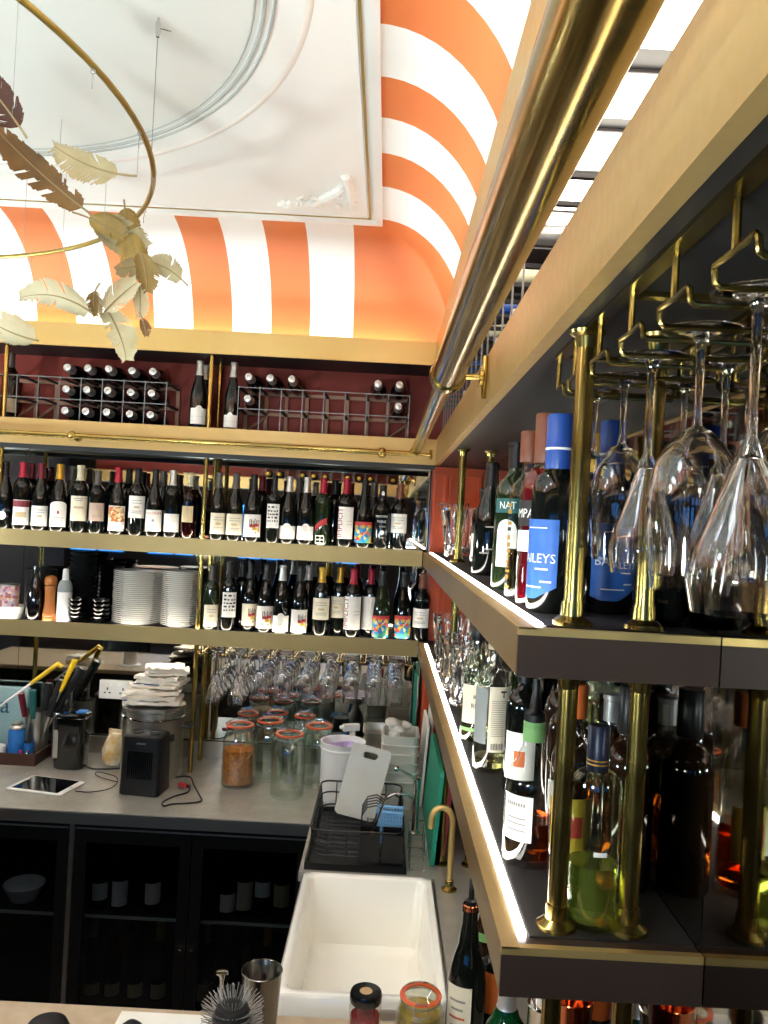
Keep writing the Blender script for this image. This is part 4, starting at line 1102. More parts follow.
lower(.372, 1.165, 'dark red bottle with tall black cap beside the mirror', h=.285, r=.037, glass='wine_glass_brown', liquid=None, cap='cap_black', capz=.22, capr=.0185)
lower(.372, 1.255, 'bottle of amber spirit with clear neck, next to the mirror', h=.27, r=.036, glass='glass_thin', liquid='liquid_amber', level=.42, cap='cap_silver', capz=.24)
lower(.315, 1.30, 'brown bottle with a small white label behind the squat whisky', h=.30, r=.034, glass='wine_glass_brown', cap='cap_black', labels=(('paper', -1.2, -.2, .04, .11), ('label_yellow', -1.0, -.4, .06, .085)))
lower(.330, 1.40, 'tall brown bottle just behind the squat whisky bottle', h=.315, r=.036, glass='wine_glass_brown', cap='cap_black')
lower(.374, 1.49, 'clear gin bottle with black label behind the back-label bottle', h=.29, r=.036, glass='glass_thin', liquid='liquid_pale', level=.5, cap='cap_black', labels=(('ink', -1.0, .6, .06, .15),))
lower(.288, 1.56, 'black bottle with white label showing an orange crest', h=.27, r=.035, glass='wine_glass_dark', cap='cap_black', labels=(('paper', -1.2, .6, .03, .12), ('orange_plastic', -.6, 0, .055, .085)))
lower(.330, 1.78, 'clear bottle with dark label in the rear of the lower shelf', h=.30, r=.036, glass='glass_green_thin', liquid='liquid_pale', level=.45, cap='cap_silver', labels=(('ink', -1.0, .4, .08, .16),))
lower(.372, 2.05, 'dark green bottle at the rear of the lower spirit shelf', h=.30, r=.036, glass='wine_glass_green', cap='cap_gold')
lower(.300, 2.08, 'clear vodka bottle with black cap in front of the mirror', h=.28, r=.035, glass='glass_thin', cap='cap_black', capz=.24, capr=.017)
# ---------------------------------------------------------------- bottles, tins and jars low on the right
t = thing('bottle_ledge', 'narrow dark ledge under the lower spirit shelf by the mirror', 'ledge', (0, 0, 1.13))
box('board', (.285, 1.11, -.02), (XM-.001, 1.42, 0), 'bronze_dark', t)
for y in (1.13, 1.40): box('bracket', (.30, y-.005, -.21), (XM-.001, y+.005, -.02), 'bronze_dark', t)
def tin(x, y, z, h, r0, r1, m, label, name='shaker_tin', cat='tin'):
    t = thing(name, label, cat, (x, y, z+.0003))
    MB().lathe([(0, 0), (r0*.9, 0), (r0, .004), (r1, h-.003), (r1+.0015, h-.001), (r1, h), (r1-.0015, h-.002), (r0-.0015, .006), (0, .005)], 32).build('cup', m, t)
    return t
tin(.335, 1.275, 1.13, .185, .026, .035, 'copper', 'shiny copper shaker tin under the near end of the spirit shelf')
tin(.372, 1.185, 1.13, .12, .026, .030, 'copper', 'smaller copper tin beside the mirror under the shelf')
tin(.318, 1.375, 1.13, .11, .028, .030, 'steel_polish', 'small steel tin beside the copper shaker')
def pourer_bottle():
    c = P(463, 950, 1.735)
    t = thing('wine_bottle', 'large dark wine bottle with cork-ringed pourer beside the sink', 'bottle', (c.x+.012, 1.735, ZC+.0003))
    pr = prof_bottle('burgundy', .0425, .315)
    MB().lathe(pr, 30).build('glass_body', 'wine_glass_dark', t)
    MB().lathe([(.0165, .302), (.0185, .304), (.0185, .314), (.0165, .316)], 20, closed=True).build('neck_ring', 'copper', t)
    MB().lathe([(0, .312), (.0125, .314), (.0125, .323), (.006, .326), (.0055, .37), (.0048, .371), (0, .3705)], 16).build('pourer', 'black_plastic', t)
    L = MB().patch(.0434, -1.25, .15, .03, .155, 12).build('label', 'paper_cream', t)
    for i in range(5): MB().patch(.0440, -1.0+.1*(i % 2), -.15-.1*(i % 2), .05+.018*i, .055+.018*i, 5).build('print', 'ink_orange' if i == 2 else 'ink_grey', L)
pourer_bottle()
def cola(t, r, h):
    MB().patch(r+.0009, -1.2, .8, .07, .13, 10).build('label', 'label_yellow', t); MB().patch(r+.0009, -.9, .4, .165, .185, 8).build('label', 'label_green', t)
spirit(.292, 1.90, ZC, 'dark bottle with yellow and green labels behind the pourer bottle', shape='burgundy', h=.30, r=.036, glass='wine_glass_brown', cap='cap_black', extra=cola)
spirit(.300, 1.795, ZC, 'short dark bottle with orange label under the shelf edge', h=.24, r=.034, glass='wine_glass_dark', cap='cap_black', labels=(('orange_plastic', -1, .8, .06, .15),))
def red_seal(t, r, h):
    MB().lathe([(0, 0), (.012, 0)], 16, Matrix.Translation((.012, -r-.001, .13)) @ Matrix.Rotation(PI/2, 4, 'X')).build('seal', 'label_red', t)
mat('bottle_green', '#0d4a25', 0.08, trans=.5, ior=1.45)
spirit(.288, 1.575, ZC, 'green glass bottle with silver cap and round red seal', shape='squat', h=.245, r=.043, glass='bottle_green', cap='cap_silver', extra=red_seal)
def clip_jar(x, y, z, h, r, label, fill=None, fillm=None, lvl=.7, name='preserving_jar', clip=True):
    t = thing(name, label, 'jar', (x, y, z+.0003))
    n = r*.77
    MB().lathe([(0, .006), (r*.7, .004), (r*.93, 0), (r, .008), (r, h*.60), (r*.98, h*.67), (r*.91, h*.74), (n*1.06, h*.81), (n, h*.85), (n, h*.90), (n-.003, h*.90), (n-.003, h*.85), (n*1.06-.003, h*.81), (r*.91-.003, h*.74), (r*.98-.004, h*.67), (r-.004, h*.60), (r-.004, .012), (0, .010)], 32).build('glass_body', 'glass_jar', t)
    lid = MB().lathe([(n+.002, h*.925), (n+.003, h*.94), (n+.001, h*.955), (n*.8, h*.965), (n*.72, h*.99), (n*.5, h), (0, h*.995)], 32).build('lid', 'glass_jar', t)
    MB().lathe([(n-.006, h*.90), (n+.004, h*.90), (n+.005, h*.912), (n+.004, h*.925), (n-.006, h*.925)], 32, closed=True).build('rubber_ring', 'orange_ring', t)
    if clip:
        mb = MB()
        ring = [((n+.002)*math.cos(a), (n+.002)*math.sin(a), h*.85) for a in [2*PI*i/28 for i in range(28)]]
        mb.tube(ring, .0013, 6, closed=True)
        mb.build('wire_ring', 'wire_grey', t)
        mb = MB(); y0 = -(n+.004)
        mb.tube([(-.014, y0, h*.86), (-.016, y0-.006, h*.80), (0, y0-.008, h*.765), (.016, y0-.006, h*.80), (.014, y0, h*.86), (.012, y0, h*.95), (-.012, y0, h*.95), (-.014, y0, h*.86)], .0013, 6)
        mb.build('wire_clip', 'wire_grey', t)
    if fill:
        fill(t, r, h)
    return t
def berries(t, r, h):
    MB().lathe([(0, .012), (r-.006, .013), (r-.006, h*.66), (0, h*.67)], 24).build('filling', 'berry', t)
mat('berry', '#6d1420', .25, noise=(60, '#a32434'), bump=(60, .8))
mat('lemon', '#c9a24a', .3, noise=(40, '#8a7a3a'), bump=(50, .6))
def screw_jar():
    c = G(368, 1040, ZC)
    t = thing('jam_jar', 'small jar of red berries with a black lid on the front counter', 'jar', (c.x-.01, 1.70, ZC+.0003))
    r, h = .034, .135
    MB().lathe([(0, .004), (r*.93, 0), (r, .006), (r, .105), (r*.93, .115), (r*.93, .12), (0, .12)], 28).build('glass_body', 'glass_jar', t)
    MB().lathe([(0, .006), (r-.003, .007), (r-.003, .085), (0, .086)], 24).build('filling', 'berry', t)
    MB().lathe([(r*.98, .114), (r*1.02, .116), (r*1.02, .130), (r*.95, h), (r*.45, h), (r*.42, h-.001), (0, h-.001)], 28).build('lid', 'black_gloss', t)
    MB().lathe([(0, h-.0005), (r*.40, h-.0005), (r*.38, h+.0005), (0, h+.0008)], 20).build('lid_badge', 'cork', t)
    MB().patch(r+.0008, -.7, .9, .03, .075, 10).build('label', 'paper', t)
screw_jar()
def preserve(t, r, h): MB().lathe([(0, .013), (r-.006, .014), (r-.006, h*.70), (0, h*.71)], 24).build('filling', 'lemon', t)
c = P(413, 1000, 1.70)
clip_jar(c.x+.016, 1.70, ZC, .145, .052, 'squat clip-top jar of preserved lemon on the front counter', preserve)
# ================================================================ things on the back counter
def fido_fill(t, r, h):
    MB().lathe([(0, .013), (r-.006, .014), (r-.006, h*.55), (r*.5, h*.58), (0, h*.56)], 24).build('pasta_core', 'pasta', t)
    mb = MB(); rnd = random.Random(11)
    for i in range(150):
        a = rnd.uniform(0, 2*PI); z = rnd.uniform(.018, h*.56); q = r-.008
        c = Vector((q*math.cos(a), q*math.sin(a), z)); d_ = Vector((rnd.uniform(-1, 1), rnd.uniform(-1, 1), rnd.uniform(-1, 1)))
        rad = Vector((math.cos(a), math.sin(a), 0)); d_ = (d_-rad*d_.dot(rad)).normalized()*.009
        mb.tube([c-d_, c+rad*.002, c+d_], .0028, 5)
    o = mb.build('pasta_piece', 'pasta_light', t); o['kind'] = 'stuff'
mat('pasta_light', '#d9913a', .55, noise=(40, '#b5661f'))
GJ = 'clip-top jars on the back counter'
for px, Y, lab, fl in ((239, 3.36, 'clip-top jar half full of orange snacks', fido_fill), (289, 3.26, 'empty clip-top jar standing nearest on the back counter', None), (269, 3.46, 'empty clip-top jar between the snack jar and the nearest jar', None),
                       (318, 3.41, 'empty clip-top jar beside the white bucket', None)):
    clip_jar(P(px, 750, Y).x, Y, ZC, .275, .069, lab, fl)['group'] = GJ
for px, Y, lab in ((247, 3.56, 'clip-top jar in the back row behind the snack jar'), (276, 3.60, 'clip-top jar in the back row, second from the post'), (304, 3.57, 'clip-top jar in the back row, third from the post')):
    clip_jar(P(px, 740, Y).x, Y, ZC, .275, .056, lab)['group'] = GJ
# white bucket
c = G(340, 800, ZC); t = thing('white_bucket', 'white plastic tub holding a purple cloth on the back counter', 'bucket', (c.x, c.y+.02, ZC+.0003))
r, h = .092, .235
MB().lathe([(0, .0), (r*.9, 0), (r*.93, .004), (r*.97, h*.86), (r, h*.87), (r, h*.90), (r*.97, h*.905), (r*.98, h*.95), (r*1.0, h*.96), (r*1.0, h), (r*.93, h), (r*.90, h*.9), (r*.86, .01), (0, .008)], 40).build('tub', 'white_plastic', t)
vs, fs = [], []
for j in range(7):
    for i in range(24):
        a = 2*PI*i/24; q = r*.89*j/6; vs.append((q*math.cos(a), q*math.sin(a), h*.86+.018*math.sin(3*a+j)*(j/6)*(1-j/7)+.012*math.sin(j*1.9+a*2)))
for j in range(6):
    for i in range(24): fs.append((j*24+i, j*24+(i+1) % 24, (j+1)*24+(i+1) % 24, (j+1)*24+i))
MB().add(vs, fs).build('purple_cloth', 'purple_stuff', t)
# spray bottle with blue head
c = P(352, 742, 3.46); t = thing('spray_bottle', 'white plastic bottle with blue trigger behind the white tub', 'bottle', (c.x, 3.46, ZC+.0003), (0, 0, .4))
MB().lathe([(0, 0), (.036, 0), (.038, .004), (.038, .15), (.03, .18), (.014, .205), (.013, .225), (0, .225)], 24).build('body', 'white_plastic', t)
MB().box((-.045, -.012, .225), (.03, .012, .255)).box((-.06, -.006, .236), (-.045, .006, .250)).build('spray_head', 'white_plastic', t, smooth=False, bevel=.003)
MB().prism([(-.035, .226), (-.045, .18), (-.038, .178), (-.024, .226)], .012, Matrix.Rotation(PI/2, 4, 'X') @ Matrix.Translation((0, 0, -.006))).build('trigger', 'can_blue', t, smooth=False)
t = thing('rubber_gloves', 'pair of pale blue rubber gloves hung over the spray bottle side', 'gloves', (P(337, 740, 3.56).x, 3.56, ZC+.0003))
mb = MB(); mb.lathe([(0, 0), (.045, 0), (.05, .01), (.046, .12), (.04, .17), (.036, .18), (0, .178)], 18); mb.build('holder', 'blue_grey', t)
for k in range(5): MB().tube([(-.03+.015*k, -.03, .17), (-.04+.016*k, -.05, .185), (-.05+.018*k, -.06, .165)], [.008, .008, .006], 8).build('finger', 'blue_plastic', t)
# stack of white tubs, steel trays
for k in range(6):
    z = ZC+.0003+.036*k
    c = P(399, 760, 3.24)
    t = thing('food_tub', 'translucent white food tub, %s from the bottom of its stack' % ORD[k], 'tub', (c.x, 3.24, z), group='stacked white tubs')
    vs, fs = [], []
    def rl(w_, d_, z, q=.02, n=4):
        out = []
        for cx, cy_, a in ((w_-q, d_-q, 0), (-w_+q, d_-q, PI/2), (-w_+q, -d_+q, PI), (w_-q, -d_+q, 3*PI/2)):
            for i in range(n+1): s = a+PI/2*i/n; out.append((cx+q*math.cos(s), cy_+q*math.sin(s), z))
        return out
    L = [rl(.060, .075, 0), rl(.070, .085, .105), rl(.075, .090, .106), rl(.075, .090, .112), rl(.069, .084, .112), rl(.0585, .0735, .034)]
    n = len(L[0]); vs = [p for l in L for p in l]
    for j in range(len(L)-1):
        for i in range(n): fs.append((j*n+i, j*n+(i+1) % n, (j+1)*n+(i+1) % n, (j+1)*n+i))
    fs.append(tuple(range(n))[::-1]); fs.append(tuple(range((len(L)-1)*n, len(L)*n)))
    MB().add(vs, fs).build('tub_body', 'tub_plastic', t, angle=50)
c = P(399, 710, 3.24); t = thing('plastic_wrap', 'crumpled clear wrap lying in the top white tub', 'wrap', (c.x, 3.24, ZC+.0003+.18+.036))
mb = MB(); rnd = random.Random(4)
for k in range(6): blob(mb, (rnd.uniform(-.03, .03), rnd.uniform(-.045, .045), .068+.008*k), rnd.uniform(.02, .032), rnd.uniform(.03, .04), .018, rnd.uniform(0, 3))
mb.build('wrap', 'tub_plastic', t)
for k in range(4):
    c = P(374, 770, 3.46)
    t = thing('steel_tray', 'small steel tray, %s from the bottom of its stack' % ORD[k], 'tray', (c.x, 3.46, ZC+.0003+.062*k), group='stacked steel trays')
    L = [rl(.044, .08, 0), rl(.05, .086, .055), rl(.056, .092, .055), rl(.056, .092, .058), rl(.049, .085, .058), rl(.043, .079, .008)]
    n = len(L[0]); vs = [p for l in L for p in l]; fs = []
    for j in range(len(L)-1):
        for i in range(n): fs.append((j*n+i, j*n+(i+1) % n, (j+1)*n+(i+1) % n, (j+1)*n+i))
    fs.append(tuple(range(n))[::-1]); fs.append(tuple(range((len(L)-1)*n, len(L)*n)))
    MB().add(vs, fs).build('tray_body', 'steel', t, angle=50)
# chopping boards standing along the right side
def rboard(w_, h_, th, m, label, x, y, z, hole=True, rot=(0, 0, 0), name='chopping_board', hw=.045):
    """board in the local yz plane"""
    q = .018; n = 5; out = []
    for cy_, cz, a in ((w_/2-q, h_-q, 0), (-w_/2+q, h_-q, PI/2), (-w_/2+q, q, PI), (w_/2-q, q, 3*PI/2)):
        for i in range(n+1): s = a+PI/2*i/n; out.append((cy_+q*math.cos(s), cz+q*math.sin(s)))
    bm = bmesh.new()
    def ring(pts, x): return [bm.verts.new((x, a, b)) for a, b in pts]
    A, B = ring(out, -th/2), ring(out, th/2)
    if hole:
        hp = []
        for sgn, a0 in ((1, -PI/2), (-1, PI/2)):
            for i in range(7): s = a0+PI*i/6; hp.append((sgn*(hw-.012)+.012*math.cos(s), h_-.034+.012*math.sin(s)))
        hA, hB = ring(hp, -th/2), ring(hp, th/2)
    for R_, Q in ((A, hA if hole else None), (B, hB if hole else None)):
        if Q:
            eds = [bm.edges.new((R_[i], R_[(i+1) % len(R_)])) for i in range(len(R_))] + [bm.edges.new((Q[i], Q[(i+1) % len(Q)])) for i in range(len(Q))]
            bmesh.ops.triangle_fill(bm, edges=eds, use_beauty=True)
        else: bm.faces.new(R_)
    for i in range(len(A)): bm.faces.new((A[i], A[(i+1) % len(A)], B[(i+1) % len(A)], B[i]))
    if hole:
        for i in range(len(hA)): bm.faces.new((hA[i], hA[(i+1) % len(hA)], hB[(i+1) % len(hA)], hB[i]))
    bmesh.ops.recalc_face_normals(bm, faces=bm.faces)
    me = bpy.data.meshes.new(name); bm.to_mesh(me); bm.free(); me.materials.append(M[m])
    o = put(me, name, None, (x, y, z), rot)
    return tag(o, label, 'chopping board')
rboard(.52, .315, .014, 'board_green', 'green chopping board standing on edge nearest the sink', .212, 2.90, ZC+.0008, False, (0, .06, 0))
rboard(.50, .315, .014, 'board_red', 'dark red chopping board standing behind the green one', .247, 2.92, ZC+.0008, False, (0, .06, 0))
rboard(.40, .40, .012, 'board_brick', 'brick orange chopping board standing at the far end', .292, 3.31, ZC+.0008, False, (0, .05, 0))
rboard(.30, .33, .010, 'board_white', 'white chopping board leaning beside the stacked tubs', .196, 3.335, ZC+.0008, False, (0, .05, 0))
rboard(.24, .40, .010, 'board_white', 'taller white chopping board behind the stacked tubs', .222, 3.40, ZC+.0008, False, (0, .04, 0))
rboard(.10, .47, .012, 'board_green', 'narrow green chopping board far in the corner', .172, 3.62, ZC+.0008, False, (0, 0, 0))
# dish rack with its contents
def dish_rack():
    x0, x1, y0, y1 = -.205, .125, 2.58, 3.10
    t = thing('dish_rack', 'black wire dish rack on its drip tray behind the sink', 'dish rack', (0, 0, ZC+.0004))
    mb = MB(); mb.box((x0, y0, 0), (x1, y1, .006)).box((x0, y0, .006), (x0+.008, y1, .022)).box((x1-.008, y0, .006), (x1, y1, .022)).box((x0+.008, y0, .006), (x1-.008, y0+.008, .022)).box((x0+.008, y1-.008, .006), (x1-.008, y1, .022))
    mb.build('drip_tray', 'black_plastic', t, smooth=False)
    def loop(z, ins, r=.0028):
        q = .035; out = []
        a0, a1, b0, b1 = x0+ins, x1-ins, y0+ins, y1-ins
        for cx, cy_, a in ((a1-q, b1-q, 0), (a0+q, b1-q, PI/2), (a0+q, b0+q, PI), (a1-q, b0+q, 3*PI/2)):
            for i in range(5): s = a+PI/2*i/4; out.append((cx+q*math.cos(s), cy_+q*math.sin(s), z))
        MB().tube(out, r, 6, closed=True).build('wire_loop', 'black_plastic', t)
    loop(.125, .012, .0035); loop(.085, .018); loop(.04, .024)
    for k in range(12):
        y = y0+.05+k*(y1-y0-.10)/11
        MB().tube([(x0+.012, y, .125), (x0+.024, y, .035), (x0+.06, y, .028), (x1-.06, y, .028), (x1-.024, y, .035), (x1-.012, y, .125)], .002, 5).build('rib_wire', 'black_plastic', t)
    for k in range(4):
        x = x0+.07+k*(x1-x0-.14)/3
        for yy, s in ((y1-.012, 1), (y0+.012, -1)):
            MB().tube([(x, yy, .125), (x, yy-.012*s, .035), (x, (y0+y1)/2, .030)], .002, 5).build('rib_wire', 'black_plastic', t)
    for k in range(5):
        yy = 2.80+.028*k
        MB().tube([(-.03, yy, .03), (-.03, yy, .10), (-.012, yy, .132), (.02, yy, .140), (.046, yy, .125), (.052, yy, .09), (.052, yy, .03)], .0022, 6).build('plate_hoop', 'black_plastic', t)
    # cutlery holder at the near end
    mb = MB()
    for a, b in ((-.035, .035), (.042, .112)):
        mb.box((a, 2.588, .03), (b, 2.592, .12)).box((a, 2.66, .03), (b, 2.664, .12)).box((a, 2.592, .03), (a+.004, 2.66, .12)).box((b-.004, 2.592, .03), (b, 2.66, .12)).box((a+.004, 2.592, .03), (b-.004, 2.66, .034))
    mb.build('cutlery_holder', 'black_plastic', t, smooth=False)
dish_rack()
o = rboard(.155, .262, .010, 'board_white', 'small white chopping board with handle slot leaning in the dish rack', 0, 0, 0, True, (0, 0, 0), hw=.03)
p0, p1 = P(349, 806, 2.93), P(383, 752, 2.99)
o.matrix_world = Matrix.Translation((-.062, 2.965, ZC+.034)) @ Matrix.Rotation(math.radians(13), 4, 'Y') @ Matrix.Rotation(math.radians(-12), 4, 'X') @ Matrix.Rotation(math.radians(-80), 4, 'Z')
# blue basket
t = thing('blue_basket', 'pale blue plastic mesh basket standing in the dish rack', 'basket', (.068, 2.742, ZC+.034), (0, 0, -.1))
mb = MB()
w_, h_ = .082, .115
nx_, nz_ = 9, 10
for i in range(nx_): x = -w_/2+w_*i/(nx_-1); mb.box((x-.0022, -.025, 0), (x+.0022, -.021, h_)); mb.box((x-.0022, .021, 0), (x+.0022, .025, h_))
for j in range(nz_): z = h_*j/(nz_-1); mb.box((-w_/2, -.0255, z-.0022), (w_/2, -.0205, z+.0022)); mb.box((-w_/2, .0205, z-.0022), (w_/2, .0255, z+.0022))
for s in (-1, 1):
    for j in range(nz_): z = h_*j/(nz_-1); mb.box((s*w_/2-.002, -.0215, z-.0022), (s*w_/2+.002, .0215, z+.0022))
    for j in range(4): y = -.02+.0133*j; mb.box((s*w_/2-.002, y-.002, 0), (s*w_/2+.002, y+.002, h_))
o = mb.build('mesh_sides', 'blue_plastic', t, smooth=False); o['kind'] = 'stuff'
MB().box((-w_/2, -.0255, -.002), (w_/2, .0255, .002)).build('bottom', 'blue_plastic', t, smooth=False)
mb = MB(); mb.tube([(-w_/2-.004, -.029, h_), (w_/2+.004, -.029, h_), (w_/2+.004, .029, h_), (-w_/2-.004, .029, h_)], .005, 8, closed=True); mb.build('rim', 'blue_plastic', t)
# brush in the cutlery holder
t = thing('bar_brush', 'slim steel brush with orange tip standing in the cutlery holder', 'brush', (.0, 2.63, ZC+.04))
MB().tube([(.0, 0, .0), (.012, .0, .075)], .006, 8).build('tip', 'orange_plastic', t); MB().tube([(.012, 0, .075), (.052, .012, .195)], [.004, .0045], 8).build('handle', 'steel_polish', t)
# taps
c = G(449, 890, ZC)
t = thing('brass_tap', 'brass gooseneck tap rising beside the sink', 'tap', (c.x, c.y, ZC+.0003))
MB().lathe([(0, 0), (.024, 0), (.024, .005), (.014, .012), (.0125, .03), (.0105, .032)], 20).build('base_flange', 'brass', t)
pth = [(0, 0, .02), (0, 0, .215)]
for i in range(1, 11): a = PI*i/10; pth.append((-.033+.033*math.cos(a), 0, .215+.04*math.sin(a)))
pth += [(-.066, 0, .195)]
MB().tube(pth, .0098, 14).build('spout', 'brass_satin', t); MB().lathe([(.0098, .19), (.0112, .19), (.0112, .20), (.0098, .20)], 14, Matrix.Translation((-.066, 0, 0)), closed=True).build('nozzle', 'brass_satin', t)
t = thing('chrome_tap', 'small chrome tap with lever behind the dish rack', 'tap', (.165, 2.93, ZC+.0003))
MB().lathe([(0, 0), (.02, 0), (.02, .006), (.012, .012), (.012, .16), (.014, .165), (.014, .2), (0, .205)], 18).build('body', 'chrome', t)
MB().tube([(0, 0, .19), (-.03, -.005, .215), (-.075, -.01, .235)], [.006, .005, .0045], 10).build('lever', 'chrome', t); MB().lathe([(.011*math.sin(PI*i/8), -.011*math.cos(PI*i/8)) for i in range(9)], 12, Matrix.Translation((-.078, -.01, .236))).build('lever_knob', 'chrome', t)
MB().tube([(0, 0, .12), (-.03, -.01, .145), (-.08, -.02, .148), (-.115, -.025, .13)], .006, 10).build('spout', 'chrome', t)
t = thing('wire_basket', 'chrome wire soap basket between the dish rack and the boards', 'basket', (.162, 2.70, ZC+.0003))
for z in (.004, .05, .10): MB().tube([(-.025, -.09, z), (.025, -.09, z), (.025, .09, z), (-.025, .09, z)], .0016, 6, closed=True).build('wire_loop', 'chrome', t)
for x, y in ((-.025, -.09), (.025, -.09), (.025, .09), (-.025, .09), (.025, 0), (-.025, 0)): MB().tube([(x, y, .003), (x, y, .10)], .0016, 6).build('wire_post', 'chrome', t)
# ---------------------------------------------------------------- left half of the counter
c = G(139, 797, ZC)
t = thing('fan_heater', 'black plastic fan heater with two top dials on the back counter', 'heater', (c.x, c.y+.07, ZC+.0003), (0, 0, -.10))
W2, D2, H2 = .082, .065, .235
def rbox(w0, d0, w1, d1, h, q=.014, n=3):
    L = []
    for w_, d_, z, s in ((w0-.004, d0-.004, 0, q), (w0, d0, .005, q), (w1, d1, h-.006, q), (w1-.006, d1-.006, h, q)):
        o_ = []
        for cx, cy_, a in ((w_-s, d_-s, 0), (-w_+s, d_-s, PI/2), (-w_+s, -d_+s, PI), (w_-s, -d_+s, 3*PI/2)):
            for i in range(n+1): b_ = a+PI/2*i/n; o_.append((cx+s*math.cos(b_), cy_+s*math.sin(b_), z))
        L.append(o_)
    k = len(L[0]); vs = [p for l in L for p in l]; fs = []
    for j in range(len(L)-1):
        for i in range(k): fs.append((j*k+i, j*k+(i+1) % k, (j+1)*k+(i+1) % k, (j+1)*k+i))
    fs.append(tuple(range(k))[::-1]); fs.append(tuple(range((len(L)-1)*k, len(L)*k)))
    return MB().add(vs, fs)
rbox(W2, D2, W2*.93, D2*.9, H2).build('housing', 'black_plastic', t, angle=40)
for k in range(13): MB().box((-.048+.008*k-.0022, -D2*.985, .065), (-.048+.008*k+.0022, -D2*.93, .175)).build('grille_bar', 'black_gloss', t, smooth=False)
for s in (-1, 1):
    MB().lathe([(.020, H2), (.022, H2+.002), (.020, H2+.004), (.012, H2+.001), (0, H2+.0005)], 20, Matrix.Translation((s*.034, -.005, 0))).build('dial', 'black_gloss', t)
MB().box((-.018, -D2*.925, .203), (.018, -D2*.905, .209)).build('badge', 'wire_grey', t, smooth=False)
# cords
def cord(name, pts, r, m, label, cat='cord'):
    ps = [Vector(p) for p in pts]; out = []
    for i in range(len(ps)-1):
        p0 = ps[max(i-1, 0)]; p1, p2 = ps[i], ps[i+1]; p3 = ps[min(i+2, len(ps)-1)]
        for k in range(6):
            s = k/6; out.append(.5*((2*p1)+(p2-p0)*s+(2*p0-5*p1+4*p2-p3)*s*s+(3*p1-p0-3*p2+p3)*s**3))
    out.append(ps[-1])
    for p in out: p.z = max(p.z, ZC+r*1.05)
    return tag(MB().tube(out, r, 8).build(name, m), label, cat)
def gp(px, py): return G(px, py, ZC+.004)
cord('power_cord', [gp(163, 780), gp(178, 777), gp(190, 777), gp(194, 785), gp(200, 796), gp(201, 801), gp(190, 803), gp(172, 804), gp(164, 806), gp(163, 802), gp(175, 796), gp(188, 792), gp(190, 785)], .0032, 'black_plastic', 'looped black power cord right of the fan heater')
box_ = G(183, 789, ZC); t = thing('red_plug', 'small red plastic plug on the looped black cord', 'plug', (box_.x, box_.y, ZC+.008), (0, 0, -.6))
MB().box((-.022, -.011, 0), (.022, .011, .016)).build('plug_body', 'label_red', t, smooth=False, bevel=.004); MB().tube([(.022, 0, .008), (.034, 0, .008)], [.006, .004], 8).build('strain_relief', 'black_plastic', t)
cord('charging_cable', [gp(75, 791), gp(90, 792), gp(108, 789), gp(117, 783), gp(116, 777), gp(104, 773), gp(97, 772), gp(96, 775), gp(106, 779), gp(118, 782)], .0018, 'dark_rubber', 'thin cable coiling from the tablet to the heater')
cord('power_cord', [gp(82, 762), gp(90, 768), gp(105, 769), gp(122, 768)], .0035, 'black_plastic', 'black cord lying behind the orange packet')
# tablet
c0, c1, c2 = G(7, 785, ZC), G(34, 772, ZC), G(82, 779.5, ZC)
ctr = G(45, 787, ZC); d_ = (G(60, 796, ZC)-G(6, 789, ZC)); ang = math.atan2(d_.y, d_.x)
t = thing('tablet_computer', 'white-framed tablet lying flat on the back counter', 'tablet', (ctr.x, ctr.y+.01, ZC+.0003), (0, 0, ang))
rbox(.122, .087, .122, .087, .0075, .009).build('case', 'tablet_white', t)
MB().box((-.100, -.076, .0072), (.100, .076, .0079)).build('screen', 'screen', t, smooth=False)
MB().lathe([(.004, .0078), (.006, .0078), (.006, .0082), (.004, .0082)], 16, Matrix.Translation((.111, 0, 0)), closed=True).build('home_button', 'wire_grey', t)
# black jug
c = G(66, 770, ZC); t = thing('black_jug', 'glossy black jug with blue lid edge on the counter', 'container', (c.x, c.y+.05, ZC+.0003))
L = rbox(.064, .052, .070, .056, .225, .03, 5); L.build('body', 'black_gloss', t)
MB().tube([(-.06, -.03, .226), (-.03, -.052, .232), (.03, -.05, .234), (.062, -.02, .232), (.066, .02, .23)], .008, 8).build('rolled_rim', 'black_gloss', t)
MB().box((.01, .0, .225), (.055, .045, .240)).build('blue_lid', 'can_blue', t, smooth=False, bevel=.004); MB().box((-.060, -.0545, .05), (-.040, -.052, .17)).build('level_window', 'ink_grey', t, smooth=False)
# tray with tools
c = G(14, 766, ZC); t = thing('wooden_tray', 'dark wooden tray of bar tools at the left picture edge', 'tray', (P(4, 760, 3.53).x, 3.53, ZC+.0003))
MB().box((-.16, -.08, 0), (.17, .15, .008)).build('tray_floor', 'wood_dark', t, smooth=False)
for a, b in (((-.16, -.08, .008), (.17, -.07, .05)), ((-.16, .14, .008), (.17, .15, .05)), ((-.16, -.07, .008), (-.15, .14, .05)), ((.16, -.07, .008), (.17, .14, .05))): MB().box(a, b).build('tray_side', 'wood_dark', t, smooth=False)
zt = ZC+.0088
def cyl(name, label, cat, px, y, prof, m, parts=()):
    x = P(px, 740, y).x
    t = thing(name, label, cat, (x, y, zt)); MB().lathe(prof, 26).build('body', m, t)
    for nm, pr, mm in parts: MB().lathe(pr, 26).build(nm, mm, t)
    return t
cyl('gas_can', 'blue gas can with grey valve top standing in the tool tray', 'can', 16.5, 3.515, [(0, 0), (.034, 0), (.035, .003), (.035, .125), (.033, .13), (.033, .134), (0, .136)], 'can_blue', (('valve', [(.031, .13), (.032, .14), (.026, .148), (.022, .15), (.022, .162), (.012, .165), (0, .165)], 'steel'),))
